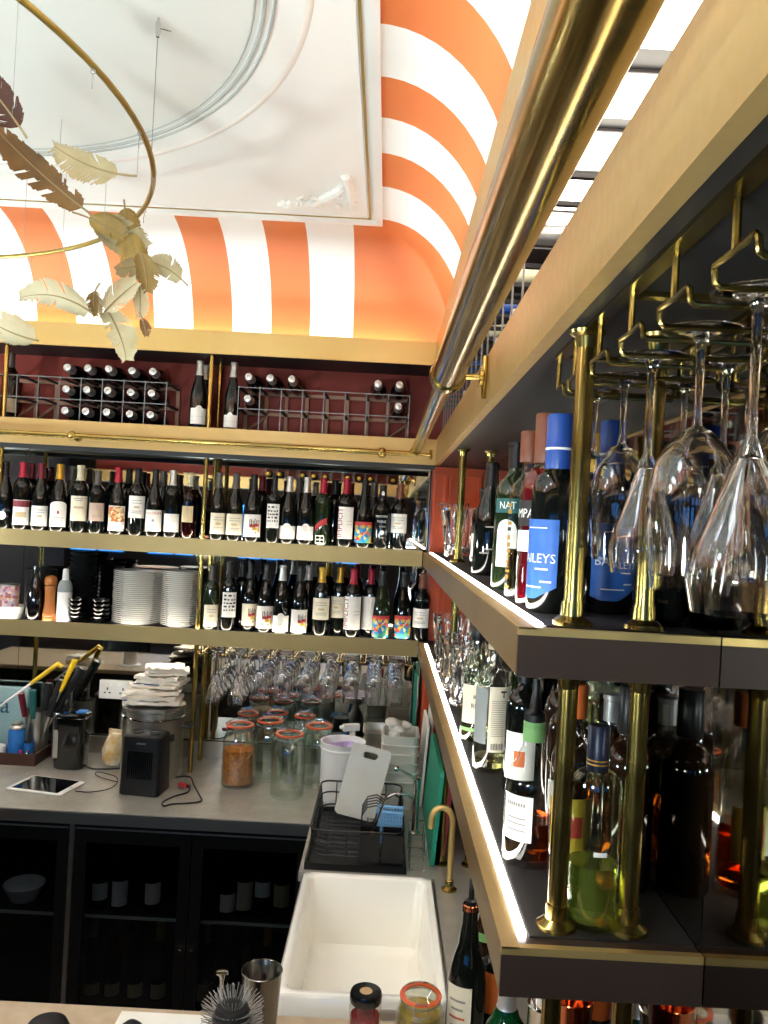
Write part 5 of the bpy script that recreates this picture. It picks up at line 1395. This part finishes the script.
cyl('white_pot', 'small white pot cut by the left picture edge', 'pot', -2, 3.50, [(0, 0), (.032, 0), (.035, .004), (.036, .05), (.033, .06), (0, .062)], 'white_plastic')
def utensil_pot(px, y, h, r, m, label):
    x = P(px, 730, y).x; t = thing('utensil_pot', label, 'pot', (x, y, zt if px < 50 else ZC+.0003))
    MB().lathe([(0, 0), (r, 0), (r, h), (r-.0015, h), (r-.0015, .004), (0, .004)], 28).build('cup', m, t)
    return x, y
ux, uy = utensil_pot(37.5, 3.60, .20, .047, 'steel', 'tall steel pot holding knives and tools')
def stick(name, label, cat, p, q, r, m, tip=None, tm=None):
    p, q = Vector(p), Vector(q); t = thing(name, label, cat, tuple(p))
    MB().tube([(0, 0, 0), tuple(q-p)], r if isinstance(r, (list, tuple)) else [r, r], 10).build('handle', m, t)
    if tip:
        e = q-p; MB().tube([tuple(e*tip[0]), tuple(e*tip[1])], tip[2], 10).build('grip', tm, t)
zb_ = zt+.012
stick('kitchen_knife', 'knife with fat black handle leaning right in the steel pot', 'knife', (ux-.015, uy, zb_), P(82, 668, 3.62), [.006, .012], 'steel', (.46, 1.0, [.016, .021]), 'black_matte')
stick('kitchen_knife', 'second black-handled knife in the steel pot', 'knife', (ux+.01, uy-.015, zb_), P(62, 680, 3.58), [.006, .012], 'steel', (.50, 1.0, [.016, .020]), 'black_matte')
stick('kitchen_knife', 'black-handled knife standing nearly upright in the steel pot', 'knife', (ux-.005, uy+.02, zb_), P(49, 683, 3.63), [.006, .012], 'steel', (.50, 1.0, [.015, .019]), 'black_matte')
stick('scraper', 'yellow-handled scraper leaning right among the knives', 'tool', (ux-.01, uy-.01, zb_), P(75, 660, 3.56), [.004, .007], 'steel', (.66, 1.0, [.009, .013]), 'yellow_plastic')
stick('scraper', 'green-handled tool in the steel pot', 'tool', (ux, uy-.03, zb_), P(33, 690, 3.55), [.004, .007], 'steel', (.55, 1.0, [.013, .015]), 'teal_plastic')
stick('scissors', 'red and black handled scissors at the left of the steel pot', 'scissors', (ux-.025, uy, zb_), P(21, 693, 3.56), [.004, .007], 'steel', (.6, 1.0, [.012, .015]), 'cap_maroon')
# yellow gas lighter lying across
p, q = P(0, 706, 3.43), P(58, 664, 3.47)
t = thing('gas_lighter', 'long yellow-handled lighter with white stem pointing left', 'lighter', tuple(p)); e = q-p
MB().tube([(0, 0, 0), tuple(e*.55)], [.004, .0055], 10).build('stem', 'white_plastic', t); MB().tube([tuple(e*.53), tuple(e*.8), tuple(e), tuple(e+Vector((.02, 0, -.012)))], [.008, .011, .012, .008], 10).build('grip', 'yellow_plastic', t)
ux2, uy2 = utensil_pot(64, 3.60, .21, .05, 'steel', 'rear steel pot holding metal tongs')
for k, px in enumerate((60, 66, 71)): stick('bar_tongs', 'steel tongs in the rear pot, %s from the left' % ORD[k], 'tongs', (ux2-.015+.015*k, uy2, ZC+.012), P(px, 686+3*k, 3.61), [.006, .010], 'steel_polish')
for k, (px, y, m, r) in enumerate(((20, 3.476, 'pink_plastic', .012), (26.5, 3.48, 'steel_polish', .016), (34, 3.478, 'dark_rubber', .014))):
    x = P(px, 755, y).x; t = thing('bottle_stopper', ('pink', 'steel', 'black')[k]+' bottle stopper lying in the tool tray', 'stopper', (x, y, zt+.0005))
    MB().lathe([(0, 0), (r*.8, 0), (r, .006), (r, .022), (r*.6, .03), (r*.5, .05), (0, .052)], 16).build('stopper_body', m, t)
t = thing('water_bottle', 'slim clear bottle with blue label in the tool tray', 'bottle', (P(28, 745, 3.535).x, 3.535, zt))
MB().lathe([(0, 0), (.024, 0), (.025, .01), (.025, .10), (.018, .16), (.011, .19), (.011, .20), (0, .2)], 20).build('glass_body', 'glass_thin', t); MB().lathe([(.0255, .02), (.0255, .07)], 20).build('label', 'can_blue', t)
# blue-green printed packet behind
t = thing('printed_packet', 'pale blue packet with dark letters at the left edge', 'packet', (P(4, 700, 3.652).x, 3.652, ZC+.0088))
mat('pale_blue', '#7f9fa3', .6, noise=(8, '#93adad'))
MB().box((-.10, -.014, 0), (.12, .014, .285)).build('packet_body', 'pale_blue', t, smooth=False, bevel=.008)
mat('ink_navy', '#27415c', .6); put(text_mesh('la', .11, 'ink_navy', None), 'lettering', t, (.0, -.0146, .20))
# stock pot with cloths
c = G(158, 765, ZC); PX, PY = c.x+.004, c.y+.10; PY = min(PY, 3.44)
t = thing('stock_pot', 'large steel pot on the counter with folded cloths on its lid', 'pot', (PX, PY, ZC+.0003))
R_ = .128; Hp = .285
MB().lathe([(0, 0), (R_*.97, 0), (R_, .006), (R_, Hp), (R_+.004, Hp+.003), (R_+.004, Hp+.012), (R_-.003, Hp+.012), (R_-.003, .01), (0, .01)], 48).build('pot_body', 'steel', t)
MB().lathe([(R_+.002, Hp+.012), (R_+.002, Hp+.018), (R_*.9, Hp+.026), (0, Hp+.034)], 48).build('lid', 'steel', t)
MB().lathe([(R_+.0005, Hp-.034), (R_+.003, Hp-.032), (R_+.003, Hp-.026), (R_+.0005, Hp-.024)], 48, closed=True).build('rim_bead', 'steel_polish', t)
MB().lathe([(R_+.0012, .165), (R_+.0012, .195)], 16, a0=-1.25, a1=-.55).build('plate', 'ink', t)
for s in (1,): MB().tube([(s*R_*.98, -.03, Hp-.07), (s*(R_+.035), -.025, Hp-.07), (s*(R_+.035), .025, Hp-.07), (s*R_*.98, .03, Hp-.07)], .006, 8).build('handle', 'dark_rubber', t)
def folded_cloth(x, y, z, w_, d_, h_, rz, label, seed, stripe=True):
    rnd = random.Random(seed)
    t = thing('folded_cloth', label, 'cloth', (x, y, z), (0, 0, rz))
    for k in range(3):
        n = 10; vs, fs = [], []
        a, b = w_*(1-.05*k*rnd.random()), d_*(1-.08*k*rnd.random()); ox, oy = rnd.uniform(-.01, .01), rnd.uniform(-.01, .01)
        z0, z1 = h_*k/3, h_*(k+.93)/3
        for zz in (z0, z1):
            for i in range(n+1):
                for j in range(n+1):
                    u, v = i/n-.5, j/n-.5
                    e_ = 1-max(abs(u), abs(v))*.0
                    q = .12*(abs(u*2)**6+abs(v*2)**6)/2
                    wv = .004*math.sin(7*u+seed+k)*math.cos(6*v+k)+.006*rnd.uniform(-1, 1)
                    vs.append((ox+a*u, oy+b*v, max(.0005 if k == 0 else 0, zz+wv*(1 if zz == z1 else .6)+(-q*h_/3 if zz == z1 else q*h_/3))))
        m_ = (n+1)**2
        for i in range(n):
            for j in range(n):
                p = i*(n+1)+j; fs.append((p, p+1, p+n+2, p+n+1)); fs.append((m_+p, m_+p+1, m_+p+n+2, m_+p+n+1))
        edge = [i*(n+1) for i in range(n+1)] + [n*(n+1)+j for j in range(1, n+1)] + [i*(n+1)+n for i in range(n-1, -1, -1)] + [j for j in range(n-1, 0, -1)]
        for i in range(len(edge)): p, q_ = edge[i], edge[(i+1) % len(edge)]; fs.append((p, q_, m_+q_, m_+p))
        lay = MB().add(vs, fs).build('fold', 'cloth', t, angle=70)
    if stripe: MB().box((-w_*.46, -d_*.506, h_*.30), (w_*.1, -d_*.49, h_*.42)).build('woven_stripe', 'cloth_stripe', t, smooth=False)
zl = ZC+Hp+.034
folded_cloth(PX+.0, PY-.03, zl, .23, .17, .055, .12, 'folded white cloth lying on the pot lid, lowest', 1)
folded_cloth(PX+.02, PY+.01, zl+.06, .20, .15, .045, -.1, 'folded white cloth in the middle of the pile on the pot', 2)
folded_cloth(PX+.04, PY+.02, zl+.11, .17, .13, .035, .25, 'folded white cloth on top of the pile on the pot', 3, False)
# socket on the splashback, held to the mirror
c = P(115, 690, 3.70)
t = thing('wall_socket', 'white double wall socket on the far mirror above the counter', 'socket', (c.x, YM-.0005, c.z))
MB().box((-.075, -.012, -.043), (.075, 0, .043)).build('plate', 'white_plastic', t, smooth=False, bevel=.004)
for s in (-1, 1):
    for dx_, dz_, w2, h2 in ((0, .012, .003, .006), (-.011, -.006, .005, .003), (.011, -.006, .005, .003)): MB().box((s*.036+dx_-w2, -.0126, dz_-h2-.008), (s*.036+dx_+w2, -.0118, dz_+h2-.008)).build('pin_hole', 'ink', t, smooth=False)
    MB().box((s*.02-.006, -.0155, .018), (s*.02+.006, -.0118, .034)).build('switch', 'white_plate', t, smooth=False)
# orange packet
c = G(110, 768, ZC); t = thing('snack_packet', 'crumpled orange and white packet standing beside the pot', 'packet', (c.x-.005, c.y+.03, ZC+.007), (0, .12, .15))
vs, fs = [], []; rnd = random.Random(9)
prof_ = [(.03, 0), (.042, .02), (.046, .06), (.045, .10), (.036, .125), (.030, .14)]
for j, (w_, z) in enumerate(prof_):
    for i in range(14): a = 2*PI*i/14; vs.append((w_*math.cos(a)*(1+rnd.uniform(-.08, .08)), .6*w_*math.sin(a)*(1+rnd.uniform(-.1, .1)), z))
for j in range(len(prof_)-1):
    for i in range(14): fs.append((j*14+i, j*14+(i+1) % 14, (j+1)*14+(i+1) % 14, (j+1)*14+i))
fs.append(tuple(range(14))[::-1]); fs.append(tuple(range((len(prof_)-1)*14, len(prof_)*14)))
MB().add(vs, fs).build('packet_body', 'bag_orange', t); MB().box((-.035, -.004, .138), (.035, .004, .155)).build('crimped_top', 'bag_orange', t, smooth=False)
# ================================================================ plates, bowls, mill on the lower far shelf
def stack(px, n, r, dz, Y, label, name, m, prof, cat, group, py=600):
    x = P(px, py, Y).x; rnd = random.Random(int(px))
    me = MB().lathe(prof(r), 32).mesh(name, m)
    for k in range(n):
        o = put(me, name, None, (x+rnd.uniform(-.0015, .0015), Y+rnd.uniform(-.0015, .0015), ZL+.0004+dz*k))
        tag(o, label % ORD[k], cat, group)
def plate_prof(r): return [(0, .002), (r*.55, .002), (r*.56, 0), (r*.62, 0), (r*.63, .003), (r*.97, .0105), (r, .0125), (r*.99, .0135), (r*.66, .0060), (0, .0055)]
def bowl_prof(r): return [(0, .004), (r*.45, .003), (r*.46, 0), (r*.52, 0), (r*.56, .005), (r*.85, .016), (r, .030), (r*.97, .0305), (r*.8, .019), (r*.5, .008), (0, .0075)]
stack(137.5, 27, .108, .0086, 3.58, 'white plate in the left tall stack, %s from the bottom', 'dinner_plate', 'white_plate', plate_prof, 'plate', 'left stack of white plates')
stack(179.5, 28, .082, .0086, 3.56, 'white plate in the narrower right stack, %s from the bottom', 'side_plate', 'white_plate', plate_prof, 'plate', 'right stack of white plates')
stack(77.5, 5, .041, .019, 3.515, 'small black bowl in the left small stack, %s from the bottom', 'small_bowl', 'black_gloss', bowl_prof, 'bowl', 'left stack of small black bowls')
stack(100.5, 5, .041, .019, 3.515, 'small black bowl in the right small stack, %s from the bottom', 'small_bowl', 'black_gloss', bowl_prof, 'bowl', 'right stack of small black bowls')
stack(111, 15, .062, .0175, 3.635, 'black dish in the stack behind the bowls, %s from the bottom', 'black_dish', 'black_gloss', lambda r: [(a, b*.75) for a, b in bowl_prof(r)], 'dish', 'stack of black dishes')
stack(82, 14, .06, .0205, 3.64, 'matte black bowl in the tall rear stack, %s from the bottom', 'black_bowl', 'black_matte', bowl_prof, 'bowl', 'tall stack of matte black bowls')
def onshelf(name, label, cat, px, Y, parts):
    t = thing(name, label, cat, (P(px, 600, Y).x, Y, ZL+.0004))
    for nm, pr, m in parts: MB().lathe(pr, 28).build(nm, m, t)
    return t
onshelf('pepper_mill', 'turned wooden pepper mill on the lower far shelf', 'pepper mill', 50, 3.50, (
    ('mill_body', [(0, 0), (.028, 0), (.029, .004), (.029, .016), (.026, .020), (.028, .024), (.028, .034), (.026, .038), (.021, .085), (.0215, .125), (.025, .150), (.022, .155)], 'wood_mill'),
    ('mill_head', [(.018, .155), (.024, .158), (.026, .165), (.0265, .18), (.022, .192), (.012, .198), (0, .2)], 'wood_mill')))
onshelf('squeeze_bottle', 'white squeeze bottle with clear grey upper part and nozzle', 'bottle', 64.5, 3.505, (
    ('body', [(0, 0), (.029, 0), (.031, .004), (.031, .130), (0, .131)], 'white_plastic'), ('upper_body', [(.031, .131), (.031, .150), (.026, .172), (.017, .182), (0, .183)], 'blue_grey'), ('nozzle', [(.015, .182), (.014, .186), (.0125, .225), (.010, .232), (0, .233)], 'white_plastic')))
onshelf('sauce_bottle', 'black glossy rounded bottle left of the pepper mill', 'bottle', 35, 3.51, (
    ('body', [(0, 0), (.034, 0), (.037, .005), (.038, .07), (.035, .12), (.024, .165), (.015, .20), (.013, .235), (0, .236)], 'black_gloss'),))
onshelf('white_bowl', 'white bowl under the printed cup at the left end', 'bowl', 10, 3.53, (
    ('bowl', [(0, 0), (.048, 0), (.05, .004), (.062, .05), (.064, .055), (.060, .055), (.05, .03), (0, .012)], 'white_plate'),))
t = thing('printed_cup', 'pink patterned cup standing in the white bowl', 'cup', (P(9, 600, 3.53).x, 3.53, ZL+.0135)); MB().lathe([(0, 0), (.038, 0), (.04, .004), (.042, .13), (.0405, .13), (.038, .008), (0, .006)], 28).build('cup_body', 'art_cup', t); MB().lathe([(.0405, .13), (.044, .131), (.044, .136), (.0405, .137), (0, .137)], 28).build('lid', 'steel', t)
onshelf('flat_tin', 'flat dark tin pan standing behind the mill', 'pan', 40, 3.635, (('pan', [(0, 0), (.06, 0), (.065, .004), (.068, .21), (.07, .215), (.066, .216), (.06, .21), (0, .2)], 'black_matte'),))
# ================================================================ inside the fridge
for px, zt_, y0, y1, lab, m in ((99, .474, 884, 901, 'white-labelled bottle at the left of the fridge top shelf', 'paper'), (119, .474, 882, 907, 'bottle with tall white label second on the fridge top shelf', 'paper'), (152, .474, 884, 905, 'bottle with turned white label in the middle of the fridge', 'paper'),
                                (227, .474, 895, 913, 'bottle with short white label behind the right fridge door', 'paper'), (244, .474, 883, 911, 'bottle with tall cream label behind the right fridge door', 'paper_cream'), (262, .474, 883, 898, 'pale bottle with small label behind the right fridge door', 'paper'), (281, .474, 886, 908, 'dim-labelled bottle at the right end of the fridge', 'paper_tan')):
    wine(px, 900, 3.165, .4745, 'burgundy', UB, 'cap_black', (px-7.5, px+7.5, y0, y1), lab, None, labmat=m, r=.034, group='bottles on the fridge top shelf')
for k, px in enumerate((92, 112, 135, 158, 205, 226, 246, 266)):
    wine(px, 975, 3.18, .12, 'burgundy' if k % 2 else 'bordeaux', UB, ('cap_silver', 'cap_grey', 'cap_black', 'cap_gold')[k % 4], (px-8, px+8, 985, 1005), 'bottle on the fridge bottom shelf, %s from the left' % ORD[k], None, labmat='paper_tan', r=.034, group='bottles on the fridge bottom shelf')
for k, px in enumerate((10, 30)):
    c = P(px, 920, 3.2); t = thing('serving_bowl', 'white bowl inside the left fridge, %s' % ('left', 'right')[k], 'bowl', (c.x-.16+.13*k, 3.2, .4745)); MB().lathe([(0, 0), (.05, 0), (.08, .06), (.078, .062), (.05, .008), (0, .006)], 28).build('bowl', 'white_plate', t)
# ================================================================ front counter
c = P(262, 975, 1.70); tin(c.x, 1.70, ZC, .168, .033, .0425, 'steel_dark', 'tall steel shaker tin on the front counter', cat='tin')
def brush():
    c = P(240, 1004, 1.60)
    t = thing('glass_brush', 'round black bottle brush with wire bristles on the front counter', 'brush', (c.x-.012, 1.585, ZC+.0003))
    MB().lathe([(0, 0), (.045, 0), (.047, .004), (.045, .010), (.014, .014), (.013, .11), (0, .11)], 24).build('stand', 'black_plastic', t)
    MB().lathe([(0, .07), (.034, .075), (.038, .09), (.038, .14), (.030, .158), (0, .166)], 24).build('brush_core', 'black_matte', t)
    mb = MB(); rnd = random.Random(2)
    for j in range(8):
        z = .075+.011*j
        for i in range(34):
            a = 2*PI*(i+.5*(j % 2))/34; up = (j-1.5)*.12
            d_ = Vector((math.cos(a), math.sin(a), up)).normalized(); p = Vector((.036*math.cos(a), .036*math.sin(a), z))
            mb.tube([p, p+d_*(.028+rnd.uniform(-.003, .003))], .0009, 4)
    for i in range(26):
        a = 2*PI*i/26; p = Vector((.02*math.cos(a), .02*math.sin(a), .160)); mb.tube([p, p+Vector((math.cos(a)*.6, math.sin(a)*.6, 1)).normalized()*.026], .0009, 4)
    o = mb.build('bristles', 'bristle', t); o['kind'] = 'stuff'
mat('bristle', '#8d8a86', .35, .6)
brush()
c = P(220, 985, 1.68); t = thing('bar_muddler', 'steel bar muddler with flat round end behind the brush', 'muddler', (c.x, 1.70, ZC+.0003))
MB().lathe([(0, 0), (.010, 0), (.010, .01), (.0045, .02), (.004, .14), (.006, .15), (.0125, .155), (.0125, .158), (0, .159)], 18).build('rod', 'steel_polish', t)
for px, Y, r, h, lab in ((48, 1.66, .048, .068, 'wide black domed lid at the bottom left of the counter'), (97, 1.64, .026, .060, 'small black knob beside the wide domed lid'), (132, 1.66, .028, .070, 'black domed knob left of the brush')):
    c = P(px, 1010, Y); t = thing('domed_lid', lab, 'lid', (c.x, Y, ZC+.0003))
    MB().lathe([(0, 0), (r, 0), (r*1.02, .006), (r*.98, h*.55), (r*.8, h*.82), (r*.4, h*.96), (0, h)], 26).build('dome', 'black_matte', t)
    if r > .05: MB().tube([(-r*.8, 0, h*.6), (-r*1.15, 0, h*.95), (-r*1.05, 0, h*1.05)], .008, 8).build('tab', 'black_matte', t)
t = thing('steel_tray', 'flat pale tray lying at the edge of the front counter', 'tray', (P(160, 1015, 1.74).x, 1.735, ZC+.0003))
MB().box((-.10, -.06, 0), (.14, .06, .006)).build('tray_body', 'board_white', t, smooth=False, bevel=.002)
# till, seen only as a reflection in the far mirror
t = thing('till_tablet', 'black tablet till on a white stand reflected in the far mirror', 'till', (-1.80, 1.62, ZC+.0003), (0, 0, PI-.1))
MB().lathe([(0, 0), (.075, 0), (.078, .004), (.07, .010), (.05, .012), (.045, .10), (.05, .12), (0, .12)], 28).build('stand', 'white_plastic', t)
MB().box((-.15, -.012, -.10), (.15, .0, .10), Matrix.Translation((0, -.04, .20)) @ Matrix.Rotation(-.35, 4, 'X')).build('tablet', 'screen', t, smooth=False)
folded_cloth(-2.12, 1.66, ZC+.001, .22, .15, .06, .2, 'folded cloth on the front counter reflected in the mirror', 7, False)
t = thing('raised_bar_top', 'blue-grey raised bar top reflected at the left of the mirror', 'bar top', (0, 0, 0))
box('top', (-2.88, .55, 1.06), (-2.15, 1.10, 1.10), 'blue_grey', t); box('base', (-2.86, .6, 0), (-2.2, 1.05, 1.06), 'dark_wall', t)
# ================================================================ feather chandelier
HC = EYE+.83; CX, CY_, RR = -1.64, 1.69, 1.06
t = thing('chandelier_ring', 'large slim brass hoop hanging under the ceiling', 'chandelier', (CX, CY_, HC))
MB().tube([(RR*math.cos(2*PI*i/96), RR*math.sin(2*PI*i/96), 0) for i in range(96)], .0068, 10, closed=True).build('hoop', 'ring_brass', t)
def eye_(a, name='thread_clip', ln=.028):
    x, y = RR*math.cos(a), RR*math.sin(a)
    mb = MB(); mb.tube([(x+.0045*math.cos(q), y, -.011+.0045*math.sin(q)) for q in [2*PI*i/10 for i in range(10)]], .0009, 5, closed=True)
    mb.tube([(x, y, -.015), (x+.001, y, -.022), (x-.001, y, -.03), (x, y, -.015-ln)], .0012, 5)
    mb.build(name, 'thread', t)
for k in range(28): eye_(2*PI*k/28+.05)
wp = G(163, 20, 3.205); ang = math.atan2(wp.y-CY_, wp.x-CX)
for k in range(3):
    a = ang+2*PI*k/3; x, y = RR*math.cos(a), RR*math.sin(a); zc = 3.2085-HC-.0005
    MB().tube([(x, y, .006), (x, y, zc-.02)], .0011, 6).build('suspension_wire', 'thread', t)
    mb = MB(); mb.lathe([(0, zc-.045), (.004, zc-.045), (.006, zc-.035), (.006, zc-.012), (.003, zc-.008), (.003, zc), (0, zc)], 12, Matrix.Translation((x, y, 0)))
    mb.tube([(x-.006, y, zc-.022), (x+.028, y+.01, zc-.024)], .0015, 5); mb.build('wire_grip', 'steel_polish', t)
FG = 'feathers hanging from the brass hoop'
def feather(b, tp, Yb, Yt, width, m, label, curl=.10, quill=.2, side=1, seed=0, cup=.25):
    rnd = random.Random(seed)
    B, Tp = P(b[0], b[1], Yb), P(tp[0], tp[1], Yt)
    ax = Tp-B; L = ax.length; d_ = ax.normalized()
    view = ((B+Tp)/2-Vector((0, 0, EYE))).normalized()
    sd = d_.cross(view).normalized()*side; nr = sd.cross(d_).normalized()
    t = thing('hanging_feather', label, 'feather', tuple(B), group=FG)
    def ctr(q): return d_*(L*q)+sd*(curl*L*(4*q*(1-q))*.5)+nr*(.06*L*math.sin(q*PI))
    MB().tube([tuple(ctr(i/16)) for i in range(17)], [.0024*(1-.88*i/16)+.0003 for i in range(17)], 6).build('quill', 'quill', t)
    N = 44; vs, fs = [], []; width *= 1.15
    for s in (-1, 1):
        gap = 0; asym = 1.0 if s > 0 else .72
        for i in range(N):
            q = quill+(1-quill)*i/N; q1 = q+(1-quill)/N*1.06
            prof = math.sin(min(1, (q-quill)/(1-quill)*1.0+.10)**.75*PI*.93)**.55
            wd = width*asym*prof*(1+rnd.uniform(-.10, .08))
            if rnd.random() < .06: gap = rnd.randint(1, 2)
            if gap > 0: wd *= rnd.uniform(.35, .7); gap -= 1
            c0, c1 = ctr(min(q, 1)), ctr(min(q1, 1))
            lean = d_*(wd*.62)
            e0 = c0+sd*(s*wd)+lean-nr*(cup*wd); e1 = c1+sd*(s*wd*.985)+lean*1.0-nr*(cup*wd)
            m0 = c0+sd*(s*wd*.5)+lean*.36+nr*(.10*wd); m1 = c1+sd*(s*wd*.5)+lean*.36+nr*(.10*wd)
            o = len(vs); vs += [tuple(p) for p in (c0, c1, m0, m1, e0, e1)]
            fs += [(o, o+1, o+3, o+2), (o+2, o+3, o+5, o+4)]
    MB().add(vs, fs).build('vane', m, t, angle=80)
    hi = max(B.z, Tp.z)
    return t
feather((96, 218), (-14, 118), 1.95, 1.75, .036, 'feather_brown', 'long brown feather slanting down from the left edge to the hoop', .06, .12, 1, 1)
feather((27, 138), (-25, 70), 1.62, 1.55, .040, 'feather_dark', 'dark brown fluffy feather cut by the left edge', -.05, .16, 1, 2)
feather((137, 176), (54, 146), 1.75, 1.68, .032, 'feather_pale', 'single pale feather floating inside the hoop', .16, .22, 1, 3)
feather((92, 220), (146, 248), 2.08, 2.12, .046, 'feather_pale', 'pale feather wrapped on the hoop at the top of the cluster', -.12, .02, 1, 4)
feather((72, 212), (124, 238), 2.05, 2.1, .030, 'feather_gold', 'olive feather behind the wrapped one on the hoop', .1, .3, 1, 14)
feather((124, 200), (152, 285), 2.14, 2.12, .040, 'feather_gold', 'golden feather hanging straight down from the hoop', .10, .10, -1, 5)
feather((146, 262), (116, 270), 2.10, 2.06, .026, 'feather_pale', 'short blunt pale feather left of the golden one', .05, .02, 1, 6)
feather((188, 286), (148, 262), 2.08, 2.12, .030, 'feather_pale', 'olive feather with its quill pointing right', .15, .16, -1, 7)
feather((140, 252), (147, 292), 2.04, 2.06, .028, 'feather_gold', 'dark olive rounded feather in front of the cluster', .1, .0, 1, 8)
feather((92, 313), (20, 298), 1.98, 1.95, .034, 'feather_cream', 'arched cream feather reaching left below the hoop', .26, .04, -1, 9)
feather((104, 312), (137, 282), 2.02, 2.04, .030, 'feather_cream', 'cream leaf-shaped feather slanting up to the right', .04, .04, 1, 10)
feather((106, 308), (126, 360), 2.05, 2.02, .036, 'feather_cream', 'cream feather hanging lowest over the brass lintel', .10, .02, 1, 11)
feather((139, 284), (139, 318), 2.06, 2.06, .020, 'feather_cream', 'narrow cream feather hanging at the right of the cluster', .06, .02, 1, 12)
feather((139, 312), (146, 336), 2.06, 2.06, .014, 'feather_brown', 'tiny dark feather at the end of the narrow one', .1, .25, 1, 13)
feather((100, 283), (97, 316), 2.0, 2.02, .022, 'feather_gold', 'small curled olive feather between the cream ones', -.3, .25, 1, 15)
feather((39, 341), (-22, 312), 1.9, 1.86, .036, 'feather_cream', 'cream feather cut by the left edge above the rack', -.14, .05, -1, 16)
# threads that carry the lower feathers
for k, (px, py, Y, py0) in enumerate(((100, 300, 2.0, 243), (60, 292, 1.97, 254), (20, 310, 1.88, 258), (137, 176, 1.75, 112), (60, 150, 1.70, 40))):
    a, b = P(px, py, Y), P(px, py, Y); b.z = HC-.01
    if b.z > a.z: tag(MB().tube([tuple(a), tuple(b)], .0005, 4).build('nylon_thread', 'thread'), ('fine thread above the curled olive feather', 'fine thread above the arched cream feather', 'fine thread above the feather at the left edge', 'fine thread above the floating pale feather quill', 'fine thread above the floating pale feather tip')[k], 'thread')
a = P(12, 118, 1.60); b = Vector((a.x, a.y, 3.2085))
tag(MB().tube([tuple(a), tuple(b)], .0005, 4).build('nylon_thread', 'thread'), 'fine thread holding the dark fluffy feather under the ceiling', 'thread')
